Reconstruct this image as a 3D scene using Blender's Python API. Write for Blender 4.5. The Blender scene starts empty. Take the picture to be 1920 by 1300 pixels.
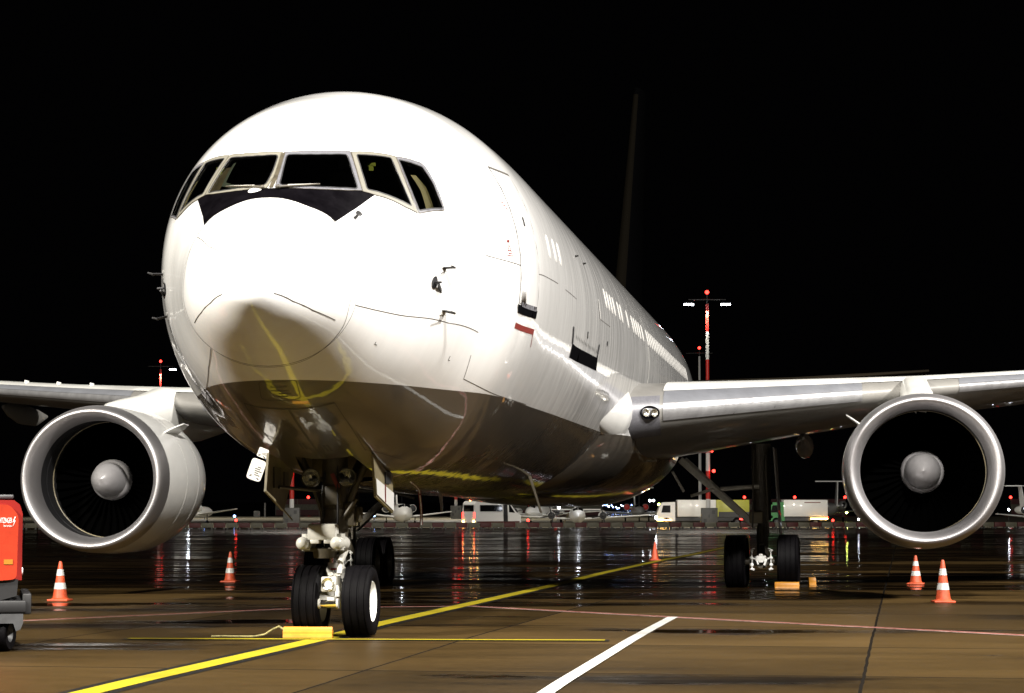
import bpy, bmesh, math, random
from mathutils import Vector, Matrix
from mathutils.geometry import delaunay_2d_cdt
random.seed(7)
sc = bpy.context.scene
C = sc.collection
R = math.radians
pi = math.pi

# ------------------------------------------------------------ camera, world, light, exposure
cam_d = bpy.data.cameras.new("Camera")
cam = bpy.data.objects.new("Camera", cam_d); C.objects.link(cam); sc.camera = cam
FPX = 4388.3
cam_d.sensor_width = 36.0; cam_d.lens = FPX / 1920 * 36
cam_d.clip_start = 0.5; cam_d.clip_end = 9000
CAM_H = 1.723
cam.location = (0, 0, CAM_H)
cam.rotation_euler = (pi / 2 + math.atan(290 / FPX), 0, 0)

w = bpy.data.worlds.new("World"); sc.world = w; w.use_nodes = True
bg = w.node_tree.nodes["Background"]
bg.inputs[0].default_value = (0.45, 0.42, 0.5, 1); bg.inputs[1].default_value = 0.0012

sc.view_settings.view_transform = 'Standard'; sc.view_settings.look = 'None'
sc.view_settings.exposure = 0.0; sc.view_settings.gamma = 1.0

def lamp(name, loc, power, col=(1, .93, .82), rad=0.5):
    l = bpy.data.lights.new(name, 'POINT'); l.energy = power; l.color = col; l.shadow_soft_size = rad
    o = bpy.data.objects.new(name, l); C.objects.link(o); o.location = loc
    return o
# the apron floodlights that stand behind the photographer
lamp("apron_floodlight", (-31, 9, 24), 190000, (1, .94, .83), 1.8)
lamp("apron_floodlight", (9, -4, 38), 280000, (1, .95, .88), 1.8)
lamp("apron_floodlight", (38, 25, 29), 200000, (1, .95, .88), 1.8)

# ------------------------------------------------------------ materials
def mat(name, col, rough=.5, metal=0, coat=0, spec=.5, emit=None, es=0, var=0, vscale=3, bump=0, bscale=8, alpha=None, stretch=None, rvar=0):
    m = bpy.data.materials.new(name); m.use_nodes = True
    nt = m.node_tree; b = nt.nodes["Principled BSDF"]
    b.inputs["Base Color"].default_value = (*col, 1); b.inputs["Roughness"].default_value = rough
    b.inputs["Metallic"].default_value = metal; b.inputs["Specular IOR Level"].default_value = spec
    b.inputs["Coat Weight"].default_value = coat; b.inputs["Coat Roughness"].default_value = .03
    if emit: b.inputs["Emission Color"].default_value = (*emit, 1); b.inputs["Emission Strength"].default_value = es
    if var or bump or rvar:
        tc = nt.nodes.new("ShaderNodeTexCoord"); mp = nt.nodes.new("ShaderNodeMapping")
        nt.links.new(tc.outputs["Object"], mp.inputs[0])
        if stretch: mp.inputs["Scale"].default_value = stretch
    if var or rvar:
        n = nt.nodes.new("ShaderNodeTexNoise"); n.inputs["Scale"].default_value = vscale; n.inputs["Detail"].default_value = 6
        n.inputs["Roughness"].default_value = .65
        nt.links.new(mp.outputs[0], n.inputs[0])
    if var:
        mr = nt.nodes.new("ShaderNodeMapRange"); mr.inputs["From Min"].default_value = .3; mr.inputs["From Max"].default_value = .7
        mr.inputs["To Min"].default_value = 1 - var; mr.inputs["To Max"].default_value = 1 + var * .5
        nt.links.new(n.outputs[0], mr.inputs[0])
        mx = nt.nodes.new("ShaderNodeMix"); mx.data_type = 'RGBA'; mx.blend_type = 'MULTIPLY'; mx.inputs[0].default_value = 1
        mx.inputs[6].default_value = (*col, 1); nt.links.new(mr.outputs[0], mx.inputs[7]); nt.links.new(mx.outputs[2], b.inputs["Base Color"])
    if rvar:
        mr2 = nt.nodes.new("ShaderNodeMapRange"); mr2.inputs["From Min"].default_value = .3; mr2.inputs["From Max"].default_value = .7
        mr2.inputs["To Min"].default_value = max(.02, rough - rvar); mr2.inputs["To Max"].default_value = rough + rvar
        nt.links.new(n.outputs[0], mr2.inputs[0]); nt.links.new(mr2.outputs[0], b.inputs["Roughness"])
    if bump:
        n2 = nt.nodes.new("ShaderNodeTexNoise"); n2.inputs["Scale"].default_value = bscale; n2.inputs["Detail"].default_value = 3
        nt.links.new(mp.outputs[0], n2.inputs[0])
        bp = nt.nodes.new("ShaderNodeBump"); bp.inputs["Strength"].default_value = bump; bp.inputs["Distance"].default_value = .02
        nt.links.new(n2.outputs[0], bp.inputs["Height"]); nt.links.new(bp.outputs[0], b.inputs["Normal"])
        if coat: nt.links.new(bp.outputs[0], b.inputs["Coat Normal"])
    return m

def paint_fuselage():
    m = mat("white_aircraft_paint", (.74, .74, .735), .32, coat=1.0)
    nt = m.node_tree; b = nt.nodes["Principled BSDF"]; L = nt.links; N = nt.nodes.new
    tc = N("ShaderNodeTexCoord"); sp = N("ShaderNodeSeparateXYZ"); L.new(tc.outputs["Object"], sp.inputs[0])
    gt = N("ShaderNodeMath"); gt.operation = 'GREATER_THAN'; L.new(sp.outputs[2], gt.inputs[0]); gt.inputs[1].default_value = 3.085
    mp = N("ShaderNodeMapping"); mp.inputs["Scale"].default_value = (1.2, 3.2, .14); L.new(tc.outputs["Object"], mp.inputs[0])
    n = N("ShaderNodeTexNoise"); n.inputs["Scale"].default_value = 1.6; n.inputs["Detail"].default_value = 7; n.inputs["Roughness"].default_value = .7
    L.new(mp.outputs[0], n.inputs[0])
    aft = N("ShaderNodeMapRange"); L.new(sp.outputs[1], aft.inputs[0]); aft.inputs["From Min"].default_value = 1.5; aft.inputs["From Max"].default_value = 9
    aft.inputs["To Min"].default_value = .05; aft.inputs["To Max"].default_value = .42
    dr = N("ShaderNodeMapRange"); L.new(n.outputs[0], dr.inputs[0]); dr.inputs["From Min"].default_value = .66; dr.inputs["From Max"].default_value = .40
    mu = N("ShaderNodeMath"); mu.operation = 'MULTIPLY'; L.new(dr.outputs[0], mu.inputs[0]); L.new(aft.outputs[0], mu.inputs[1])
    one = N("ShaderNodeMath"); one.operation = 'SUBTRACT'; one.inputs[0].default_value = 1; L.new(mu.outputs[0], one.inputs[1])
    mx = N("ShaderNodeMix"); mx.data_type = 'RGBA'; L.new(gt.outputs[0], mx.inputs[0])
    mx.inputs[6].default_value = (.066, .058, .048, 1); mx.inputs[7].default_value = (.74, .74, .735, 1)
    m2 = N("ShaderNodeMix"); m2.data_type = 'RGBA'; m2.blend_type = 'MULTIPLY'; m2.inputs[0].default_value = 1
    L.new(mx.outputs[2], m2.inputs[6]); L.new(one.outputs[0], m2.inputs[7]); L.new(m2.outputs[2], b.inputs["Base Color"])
    # skin waviness between frames
    n2 = N("ShaderNodeTexNoise"); n2.inputs["Scale"].default_value = 2.8; n2.inputs["Detail"].default_value = 2.2; L.new(tc.outputs["Object"], n2.inputs[0])
    bp = N("ShaderNodeBump"); bp.inputs["Strength"].default_value = .17; bp.inputs["Distance"].default_value = .02
    L.new(n2.outputs[0], bp.inputs["Height"]); L.new(bp.outputs[0], b.inputs["Coat Normal"])
    return m

def glass(name, tint, k):
    m = bpy.data.materials.new(name); m.use_nodes = True; nt = m.node_tree; nt.nodes.clear()
    o = nt.nodes.new("ShaderNodeOutputMaterial"); mx = nt.nodes.new("ShaderNodeMixShader"); fr = nt.nodes.new("ShaderNodeFresnel"); fr.inputs[0].default_value = k
    t = nt.nodes.new("ShaderNodeBsdfTransparent"); t.inputs[0].default_value = (*tint, 1)
    g = nt.nodes.new("ShaderNodeBsdfGlossy"); g.inputs["Roughness"].default_value = .03
    nt.links.new(fr.outputs[0], mx.inputs[0]); nt.links.new(t.outputs[0], mx.inputs[1]); nt.links.new(g.outputs[0], mx.inputs[2]); nt.links.new(mx.outputs[0], o.inputs[0])
    return m

MT = dict(
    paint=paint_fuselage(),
    white=mat("white_gloss_paint", (.80, .80, .78), .3, coat=.7, var=.06, vscale=2, bump=.04, bscale=3),
    plug=mat("window_plug_paint", (.42, .415, .40), .5),
    seam=mat("panel_gap", (.05, .045, .04), .7),
    black=mat("matt_black_paint", (.012, .012, .014), .55, var=.25, vscale=6),
    agp=mat("anti_glare_black", (.0022, .0018, .0026), .42, spec=.04, var=.5, vscale=4, rvar=.12),
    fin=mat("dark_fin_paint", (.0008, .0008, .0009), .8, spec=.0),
    cream=mat("cream_frame_paint", (.15, .143, .118), .45, var=.1, vscale=12),
    alu=mat("bare_aluminium_frame", (.13, .13, .145), .45, metal=.2, var=.25, vscale=30),
    lip=mat("polished_inlet_lip", (.45, .44, .45), .50, metal=1, var=.10, vscale=2),
    slat=mat("silver_slat_metal", (.30, .30, .31), .34, metal=.6, var=.2, vscale=2.5, rvar=.07, stretch=(1, 3, 1)),
    slatp=mat("blue_grey_slat_paint", (.13, .135, .15), .42, var=.2, vscale=2), wing=mat("grey_wing_paint", (.17, .165, .155), .4, coat=.3, var=.15, vscale=1.5),
    wingwhite=mat("pale_fairing_paint", (.74, .74, .71), .35, coat=.5, var=.08, vscale=2),
    duct=mat("inlet_duct_liner", (.008, .008, .009), .6, spec=.3),
    fan=mat("fan_shade_black", (.0006, .0006, .0006), .9, spec=.0),  # near-black blades: the shade inside the inlet is put into the colour
    spin=mat("spinner_grey", (.18, .176, .18), .30, var=.1, vscale=6),
    tyre=mat("tyre_rubber", (.0018, .0015, .002), .62, spec=.07, var=.4, vscale=9, bump=.15, bscale=60),
    rim=mat("wheel_rim_paint", (.75, .75, .72), .35),
    gwhite=mat("gear_white_paint", (.45, .44, .40), .38, var=.18, vscale=9),
    gdark=mat("gear_grimy_metal", (.055, .046, .030), .5, var=.5, vscale=7),
    gtan=mat("gear_door_tan_primer", (.15, .125, .07), .5, var=.35, vscale=5),
    chrome=mat("chrome_oleo", (.75, .74, .72), .12, metal=1),
    ref=mat("lamp_reflector", (.85, .83, .75), .18, metal=1, bump=.5, bscale=40),
    lens=glass("lamp_lens", (.85, .86, .8), 1.5),
    pane=glass("cockpit_glass", (.55, .57, .52), 1.5),
    cockpit=mat("cockpit_dark_trim", (.012, .012, .012), .7),
    tan=mat("cockpit_tan_lining", (.17, .135, .062), .7, var=.2, vscale=6),
    red=mat("red_marking_paint", (.15, .014, .010), .5),
    chock=mat("yellow_chock_plastic", (.50, .21, .012), .45, var=.18, vscale=9),
    orange=mat("orange_cone_rubber", (.46, .066, .02), .55, var=.42, vscale=13),
    reflect=mat("white_reflective_band", (.50, .50, .48), .4, var=.3, vscale=14),
    gpu=mat("red_orange_paint", (.38, .032, .011), .36, coat=.5, var=.22, vscale=5),
    gpud=mat("deep_red_paint", (.22, .012, .009), .35, coat=.4),
    gpug=mat("worn_grey_steel", (.05, .051, .054), .5, var=.3, vscale=6),
    gpub=mat("black_chassis", (.008, .008, .009), .55, var=.3, vscale=5),
    stick=mat("white_sticker", (.85, .84, .82), .5),
    amber=mat("amber_reflector", (.35, .15, .02), .3),
    yline=mat("yellow_marking", (.46, .37, .012), .5, var=.2, vscale=9, rvar=.15),
    kline=mat("black_marking_border", (.012, .012, .012), .5),
    wline=mat("white_marking", (.50, .50, .48), .5, var=.2, vscale=9, rvar=.15),
    pline=mat("pinkish_white_marking", (.52, .40, .37), .5, var=.35, vscale=5),
    rline=mat("red_marking_line", (.30, .05, .04), .5, var=.3, vscale=5),
    rope=mat("yellow_black_rope", (.30, .26, .10), .8, var=.8, vscale=30),
    bred=mat("dirty_red_plastic", (.085, .010, .008), .6, var=.35, vscale=4),
    bwhite=mat("dirty_white_plastic", (.13, .122, .08), .6, var=.35, vscale=4),
    cab=mat("grey_steel_cabinet", (.10, .10, .095), .5, var=.2, vscale=3),
    mwhite=mat("mast_white_paint", (.80, .80, .78), .45), mred=mat("mast_red_paint", (.62, .03, .02), .45),
    dark=mat("dark_steel", (.03, .03, .03), .5),
    bgpaint=mat("white_light_aircraft_paint", (.80, .80, .78), .35, coat=.4),
    glassd=mat("dark_window_glass", (.004, .0042, .0045), .10, spec=.35),
    em_white=mat("lit_floodlight", (.9, .9, 1), .4, emit=(.85, .9, 1), es=30),
    em_red=mat("lit_red_beacon", (.9, .05, .05), .4, emit=(1, .03, .02), es=9),
    em_blue=mat("lit_blue_taxi_light", (.1, .2, 1), .4, emit=(.25, .4, 1), es=30),
    em_amber=mat("lit_amber_lamp", (1, .5, .1), .4, emit=(1, .55, .12), es=40),
    em_yel=mat("lit_yellow_light", (1, .9, .2), .4, emit=(.9, 1, .2), es=70),
    em_head=mat("lit_headlamp", (1, 1, 1), .4, emit=(.85, .9, 1), es=40),
    yellowp=mat("yellow_vehicle_paint", (.42, .42, .06), .4, var=.1, vscale=2), greenp=mat("green_vehicle_paint", (.012, .20, .03), .4),
    ground_far=mat("pale_lit_far_concrete", (.42, .38, .28), .6, var=.2, vscale=.2),  # paler tone carries part of the floodlit brightness in the colour
)

# ------------------------------------------------------------ mesh helpers
AC = lambda p: Vector((p[1], p[0], p[2]))          # aircraft axes: aft, port, up
ID = lambda p: Vector(p)
class MB:
    def __init__(s, T=ID): s.bm = bmesh.new(); s.T = T
    def v(s, p): return s.bm.verts.new(s.T(p))
    def f(s, vs):
        try: return s.bm.faces.new(vs)
        except ValueError: return None
    def rings(s, rs, closed=True, cap0=True, cap1=True):
        V = [[s.v(p) for p in r] for r in rs]; n = len(V[0])
        for a, b in zip(V, V[1:]):
            for i in range(n if closed else n - 1):
                j = (i + 1) % n; s.f((a[i], a[j], b[j], b[i]))
        if closed and cap0: s.f(V[0])
        if closed and cap1: s.f(V[-1][::-1])
        return V
    def tube(s, p0, p1, r0, r1=None, n=14, cap=True):
        r1 = r0 if r1 is None else r1
        p0 = Vector(p0); p1 = Vector(p1); d = (p1 - p0).normalized()
        a = d.orthogonal().normalized(); b = d.cross(a)
        rs = [[p + r * (math.cos(t * 2 * pi / n) * a + math.sin(t * 2 * pi / n) * b) for t in range(n)] for p, r in ((p0, r0), (p1, r1))]
        s.rings(rs, True, cap, cap); return s
    def path(s, pts, r, n=8):
        for a, b in zip(pts, pts[1:]): s.tube(a, b, r, r, n)
        return s
    def lathe(s, prof, o, axis, n=48, ry=1.0, cap=False):
        o = Vector(o); d = Vector(axis).normalized(); up = Vector((0, 0, 1)) if abs(d.z) < .9 else Vector((1, 0, 0))
        a = d.cross(up).normalized(); b = a.cross(d)
        rs = [[o + d * x + r * (math.sin(t * 2 * pi / n) * a + ry * math.cos(t * 2 * pi / n) * b) for t in range(n)] for x, r in prof]
        s.rings(rs, True, cap, cap); return s
    def box(s, c, size, rot=None, bev=0):
        c = Vector(c); hx, hy, hz = [q / 2 for q in size]; M = rot or Matrix.Identity(3)
        P = [(-hx, -hy, -hz), (hx, -hy, -hz), (hx, hy, -hz), (-hx, hy, -hz), (-hx, -hy, hz), (hx, -hy, hz), (hx, hy, hz), (-hx, hy, hz)]
        vs = [s.v(c + M @ Vector(p)) for p in P]
        fs = [s.f([vs[i] for i in q]) for q in ((0, 3, 2, 1), (4, 5, 6, 7), (0, 1, 5, 4), (1, 2, 6, 5), (2, 3, 7, 6), (3, 0, 4, 7))]
        if bev:
            es = {e for f in fs for e in f.edges}
            bmesh.ops.bevel(s.bm, geom=list(es), offset=bev, segments=2, affect='EDGES', profile=.5)
        return s
    def prism(s, poly, ext):
        ext = Vector(ext); a = [Vector(p) for p in poly]; s.rings([a, [p + ext for p in a]]); return s
    def sphere(s, c, r, n=12, m=8, sz=(1, 1, 1)):
        c = Vector(c); rs = []
        for i in range(1, m):
            t = pi * i / m
            rs.append([c + Vector((r * sz[0] * math.sin(t) * math.cos(k * 2 * pi / n), r * sz[1] * math.sin(t) * math.sin(k * 2 * pi / n), r * sz[2] * math.cos(t))) for k in range(n)])
        V = s.rings(rs, True, False, False); a = s.v(c + Vector((0, 0, r * sz[2]))); b = s.v(c - Vector((0, 0, r * sz[2])))
        for k in range(n):
            s.f((a, V[0][k], V[0][(k + 1) % n])); s.f((b, V[-1][(k + 1) % n], V[-1][k]))
        return s
    def build(s, name, m, parent=None, ang=35, recalc=True, flat=False):
        if recalc: bmesh.ops.recalc_face_normals(s.bm, faces=s.bm.faces[:])
        me = bpy.data.meshes.new(name); s.bm.to_mesh(me); s.bm.free()
        ms = m if isinstance(m, (list, tuple)) else [m]
        for q in ms: me.materials.append(MT[q] if isinstance(q, str) else q)
        if not flat:
            me.shade_smooth()
            if ang: me.set_sharp_from_angle(angle=R(ang))
        o = bpy.data.objects.new(name, me); C.objects.link(o)
        if parent: o.parent = parent
        return o

def tag(o, label=None, cat=None, group=None, kind=None):
    if label: o["label"] = label
    if cat: o["category"] = cat
    if group: o["group"] = group
    if kind: o["kind"] = kind
    return o
def empty(name, loc=(0, 0, 0), rz=0):
    o = bpy.data.objects.new(name, None); C.objects.link(o); o.location = loc; o.rotation_euler = (0, 0, rz); o.empty_display_size = .3
    return o
def copy_tree(o, parent=None):
    c = o.copy(); C.objects.link(c); c.parent = parent
    for ch in list(o.children): copy_tree(ch, c)
    return c
def zg(Y): return 0.0 if Y < 30 else (-.0072 * (Y - 30) if Y < 150 else -.864)

# ------------------------------------------------------------ ground
def worn(name, col, th=.62):
    m = mat(name, col, .55, spec=.25); nt = m.node_tree; b = nt.nodes["Principled BSDF"]; N = nt.nodes.new; L = nt.links
    tc = N("ShaderNodeTexCoord"); n = N("ShaderNodeTexNoise"); n.inputs["Scale"].default_value = 9; n.inputs["Detail"].default_value = 8; n.inputs["Roughness"].default_value = .75; L.new(tc.outputs["Object"], n.inputs[0])
    n2 = N("ShaderNodeTexNoise"); n2.inputs["Scale"].default_value = .8; n2.inputs["Detail"].default_value = 4; L.new(tc.outputs["Object"], n2.inputs[0])
    r = N("ShaderNodeMapRange"); L.new(n.outputs[0], r.inputs[0]); r.inputs["From Min"].default_value = th - .05; r.inputs["From Max"].default_value = th + .03
    r2 = N("ShaderNodeMapRange"); L.new(n2.outputs[0], r2.inputs[0]); r2.inputs["From Min"].default_value = .3; r2.inputs["From Max"].default_value = .7; r2.inputs["To Min"].default_value = .72; r2.inputs["To Max"].default_value = 1.1
    mx = N("ShaderNodeMix"); mx.data_type = 'RGBA'; L.new(r.outputs[0], mx.inputs[0]); mx.inputs[6].default_value = (*col, 1); mx.inputs[7].default_value = (.035, .022, .008, 1)
    mm = N("ShaderNodeMix"); mm.data_type = 'RGBA'; mm.blend_type = 'MULTIPLY'; mm.inputs[0].default_value = 1; L.new(mx.outputs[2], mm.inputs[6]); L.new(r2.outputs[0], mm.inputs[7]); L.new(mm.outputs[2], b.inputs["Base Color"])
    return m
MT['yline'] = worn("yellow_marking_worn", (.31, .25, .010), .66); MT['wline'] = worn("white_marking_worn", (.42, .42, .40), .66)
MT['pline'] = worn("pink_white_marking_worn", (.34, .245, .22), .56); MT['kline'] = worn("black_marking_worn", (.004, .004, .004), .62)
def ground_mat():
    m = bpy.data.materials.new("wet_apron_concrete"); m.use_nodes = True; nt = m.node_tree; L = nt.links; N = nt.nodes.new
    b = nt.nodes["Principled BSDF"]
    def mth(op, a, bb=None, c=None):
        n = N("ShaderNodeMath"); n.operation = op
        for i, q in enumerate((a, bb, c)):
            if q is None: continue
            if isinstance(q, (int, float)): n.inputs[i].default_value = q
            else: L.new(q, n.inputs[i])
        return n.outputs[0]
    tc = N("ShaderNodeTexCoord"); sp0 = N("ShaderNodeSeparateXYZ"); L.new(tc.outputs["Object"], sp0.inputs[0])
    mp = N("ShaderNodeMapping"); mp.inputs["Rotation"].default_value = (0, 0, R(9.46)); L.new(tc.outputs["Object"], mp.inputs[0])
    sp = N("ShaderNodeSeparateXYZ"); L.new(mp.outputs[0], sp.inputs[0])
    nw = N("ShaderNodeTexNoise"); nw.inputs["Scale"].default_value = 1.5; L.new(tc.outputs["Object"], nw.inputs[0])
    wob = mth('MULTIPLY', mth('SUBTRACT', nw.outputs[0], .5), .035)
    def joint(src, period, off, wd):
        q = mth('DIVIDE', mth('ADD', mth('SUBTRACT', src, off), wob), period)
        fr = mth('ABSOLUTE', mth('SUBTRACT', mth('FRACT', mth('ADD', q, .5)), .5))
        return mth('LESS_THAN', mth('MULTIPLY', fr, period), wd), mth('FLOOR', q)
    j1, c1 = joint(sp.outputs[0], 5.03, -.40, .017); j2, c2 = joint(sp.outputs[1], 4.66, 23.46, .03)
    jm = mth('MAXIMUM', j1, j2)
    cmb = N("ShaderNodeCombineXYZ"); L.new(c1, cmb.inputs[0]); L.new(c2, cmb.inputs[1])
    wn = N("ShaderNodeTexWhiteNoise"); L.new(cmb.outputs[0], wn.inputs[0])
    # broad damp patches, stretched across the apron
    mp2 = N("ShaderNodeMapping"); mp2.inputs["Scale"].default_value = (.09, .22, 1); mp2.inputs["Rotation"].default_value = (0, 0, R(6)); L.new(tc.outputs["Object"], mp2.inputs[0])
    n1 = N("ShaderNodeTexNoise"); n1.inputs["Scale"].default_value = 1.35; n1.inputs["Detail"].default_value = 7; n1.inputs["Roughness"].default_value = .6; L.new(mp2.outputs[0], n1.inputs[0])
    depth = N("ShaderNodeMapRange"); L.new(sp0.outputs[1], depth.inputs[0]); depth.inputs["From Min"].default_value = 24; depth.inputs["From Max"].default_value = 58
    depth.inputs["To Min"].default_value = -.10; depth.inputs["To Max"].default_value = .12
    wet = N("ShaderNodeMapRange"); wet.interpolation_type = 'SMOOTHSTEP'; L.new(mth('ADD', n1.outputs[0], depth.outputs[0]), wet.inputs[0])
    wet.inputs["From Min"].default_value = .50; wet.inputs["From Max"].default_value = .57
    mp5 = N("ShaderNodeMapping"); mp5.inputs["Scale"].default_value = (.10, .85, 1); mp5.inputs["Rotation"].default_value = (0, 0, R(4)); L.new(tc.outputs["Object"], mp5.inputs[0])
    n5 = N("ShaderNodeTexNoise"); n5.inputs["Scale"].default_value = 1.0; n5.inputs["Detail"].default_value = 6; n5.inputs["Roughness"].default_value = .62; L.new(mp5.outputs[0], n5.inputs[0])
    film = N("ShaderNodeMapRange"); film.interpolation_type = 'SMOOTHSTEP'; L.new(n5.outputs[0], film.inputs[0]); film.inputs["From Min"].default_value = .46; film.inputs["From Max"].default_value = .56
    shine = mth('MULTIPLY', wet.outputs[0], mth('ADD', mth('MULTIPLY', film.outputs[0], .92), .08))
    # fine concrete texture
    n3 = N("ShaderNodeTexNoise"); n3.inputs["Scale"].default_value = 5; n3.inputs["Detail"].default_value = 9; n3.inputs["Roughness"].default_value = .75; L.new(tc.outputs["Object"], n3.inputs[0])
    mp4 = N("ShaderNodeMapping"); mp4.inputs["Scale"].default_value = (.35, 1.6, 1); L.new(mp.outputs[0], mp4.inputs[0])
    n4 = N("ShaderNodeTexNoise"); n4.inputs["Scale"].default_value = 1.0; n4.inputs["Detail"].default_value = 5; L.new(mp4.outputs[0], n4.inputs[0])
    n6 = N("ShaderNodeTexNoise"); n6.inputs["Scale"].default_value = 38; n6.inputs["Detail"].default_value = 4; n6.inputs["Roughness"].default_value = .8; L.new(tc.outputs["Object"], n6.inputs[0])
    grain = mth('MULTIPLY', mth('SUBTRACT', n6.outputs[0], .5), 1.3)
    tone0 = mth('ADD', mth('ADD', mth('ADD', mth('MULTIPLY', mth('SUBTRACT', n3.outputs[0], .5), .9), mth('MULTIPLY', mth('SUBTRACT', n1.outputs[0], .5), -1.6)), mth('MULTIPLY', mth('SUBTRACT', n4.outputs[0], .5), .7)), mth('ADD', mth('MULTIPLY', wn.outputs[0], .75), .55))
    tone = mth('MAXIMUM', mth('ADD', tone0, grain), .12)
    cr = N("ShaderNodeMix"); cr.data_type = 'RGBA'; L.new(wet.outputs[0], cr.inputs[0]); cr.inputs[6].default_value = (.038, .0235, .0082, 1); cr.inputs[7].default_value = (.011, .006, .0015, 1)
    mm = N("ShaderNodeMix"); mm.data_type = 'RGBA'; mm.blend_type = 'MULTIPLY'; mm.inputs[0].default_value = 1; L.new(cr.outputs[2], mm.inputs[6]); L.new(tone, mm.inputs[7])
    jc = N("ShaderNodeMix"); jc.data_type = 'RGBA'; L.new(jm, jc.inputs[0]); L.new(mm.outputs[2], jc.inputs[6]); jc.inputs[7].default_value = (.008, .007, .006, 1)
    L.new(jc.outputs[2], b.inputs["Base Color"])
    rr = N("ShaderNodeMapRange"); L.new(shine, rr.inputs[0]); rr.inputs["To Min"].default_value = .46; rr.inputs["To Max"].default_value = .06
    L.new(rr.outputs[0], b.inputs["Roughness"])
    sl = N("ShaderNodeMapRange"); L.new(shine, sl.inputs[0]); sl.inputs["To Min"].default_value = .06; sl.inputs["To Max"].default_value = .38
    L.new(mth('MULTIPLY', sl.outputs[0], mth('SUBTRACT', 1.0, jm)), b.inputs["Specular IOR Level"])
    hb = N("ShaderNodeTexNoise"); hb.inputs["Scale"].default_value = 35; hb.inputs["Detail"].default_value = 5; L.new(tc.outputs["Object"], hb.inputs[0])
    bp = N("ShaderNodeBump"); bp.inputs["Distance"].default_value = .004
    st = N("ShaderNodeMapRange"); L.new(wet.outputs[0], st.inputs[0]); st.inputs["To Min"].default_value = .5; st.inputs["To Max"].default_value = .02
    L.new(st.outputs[0], bp.inputs["Strength"]); L.new(hb.outputs[0], bp.inputs["Height"]); L.new(bp.outputs[0], b.inputs["Normal"])
    return m
MT['ground'] = ground_mat()
MT['sillb'] = mat('black_sill', (.003, .003, .0035), .4, spec=.0)
MT['olive'] = mat('olive_lamp_housing', (.16, .17, .015), .5)
g = MB(); rows = [-120, -40, 0, 15, 30, 45, 60, 75, 90, 105, 120, 135, 150, 180, 220, 300, 500, 1000, 2500, 6000]
g.rings([[(x, y, zg(y)) for x in (-3000, -400, -100, -40, -20, -10, 0, 10, 20, 40, 100, 400, 3000)] for y in rows], closed=False)
tag(g.build("apron_ground", 'ground', ang=0), kind="structure")
g = MB(); g.rings([[(x, y, -.856) for x in (-300, -60, 0, 60, 300)] for y in (229, 300, 400)], closed=False)
tag(g.build("far_apron", 'ground_far', ang=0), kind="structure")

MT['bouncecut'] = mat("dark_bounce_cut", (.011, .0095, .008), .75, spec=.1, var=.3, vscale=.6)  # dark sheet added out of view to cut ground bounce under the nose
g = MB(); g.rings([[(x, y, .005) for x in (-80, -20, 0, 20, 80)] for y in (-60, -20, 5, 20.3)], closed=False)
tag(g.build("bounce_cut_sheet", 'bouncecut', ang=0), kind="structure")
def strip(name, pts, wd, h, m, kind="structure"):
    P = []
    for (x0, y0), (x1, y1) in zip(pts, pts[1:]):
        n = max(2, int(abs(y1 - y0) / 3) + 2)
        for i in range(n): P.append((x0 + (x1 - x0) * i / n, y0 + (y1 - y0) * i / n))
    P.append(pts[-1]); mb = MB(); rs = []
    for i, p in enumerate(P):
        a = P[max(i - 1, 0)]; b = P[min(i + 1, len(P) - 1)]; d = Vector((b[0] - a[0], b[1] - a[1])).normalized(); nn = Vector((-d.y, d.x)) * wd / 2
        rs.append([(p[0] + nn.x, p[1] + nn.y, zg(p[1] + nn.y) + h), (p[0] - nn.x, p[1] - nn.y, zg(p[1] - nn.y) + h)])
    mb.rings(rs, closed=False); return tag(mb.build(name, m, ang=0), kind=kind)
TX = [(-3.95, 20.4), (-3.62, 22.55), (-2.27, 30.1), (-1.92, 33.3), (.82, 51.95), (2.49, 64.5), (5.34, 84.0), (7.53, 97.5), (12.0, 128.0)]
strip("taxi_line_border", TX, .52, .004, 'kline'); strip("taxi_line", TX, .28, .008, 'yline')
strip("stop_line_border", [(-4.85, 29.45), (1.2, 29.09)], .34, .006, 'kline'); strip("stop_line", [(-4.8, 29.447), (1.15, 29.093)], .17, .012, 'yline')
strip("stand_line", [(.20, 20.4), (.48, 22.45), (2.45, 35.8)], .155, .010, 'wline')
PK = [(-9.0, 32.1), (-7.16, 34.6), (-3.73, 39.1), (-2.35, 39.85), (-.73, 40.3), (2.73, 35.42), (6.59, 30.29), (9.0, 27.1)]
strip("equipment_line", PK, .26, .005, 'pline'); strip("equipment_line_centre", PK, .08, .0085, 'rline')

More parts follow.
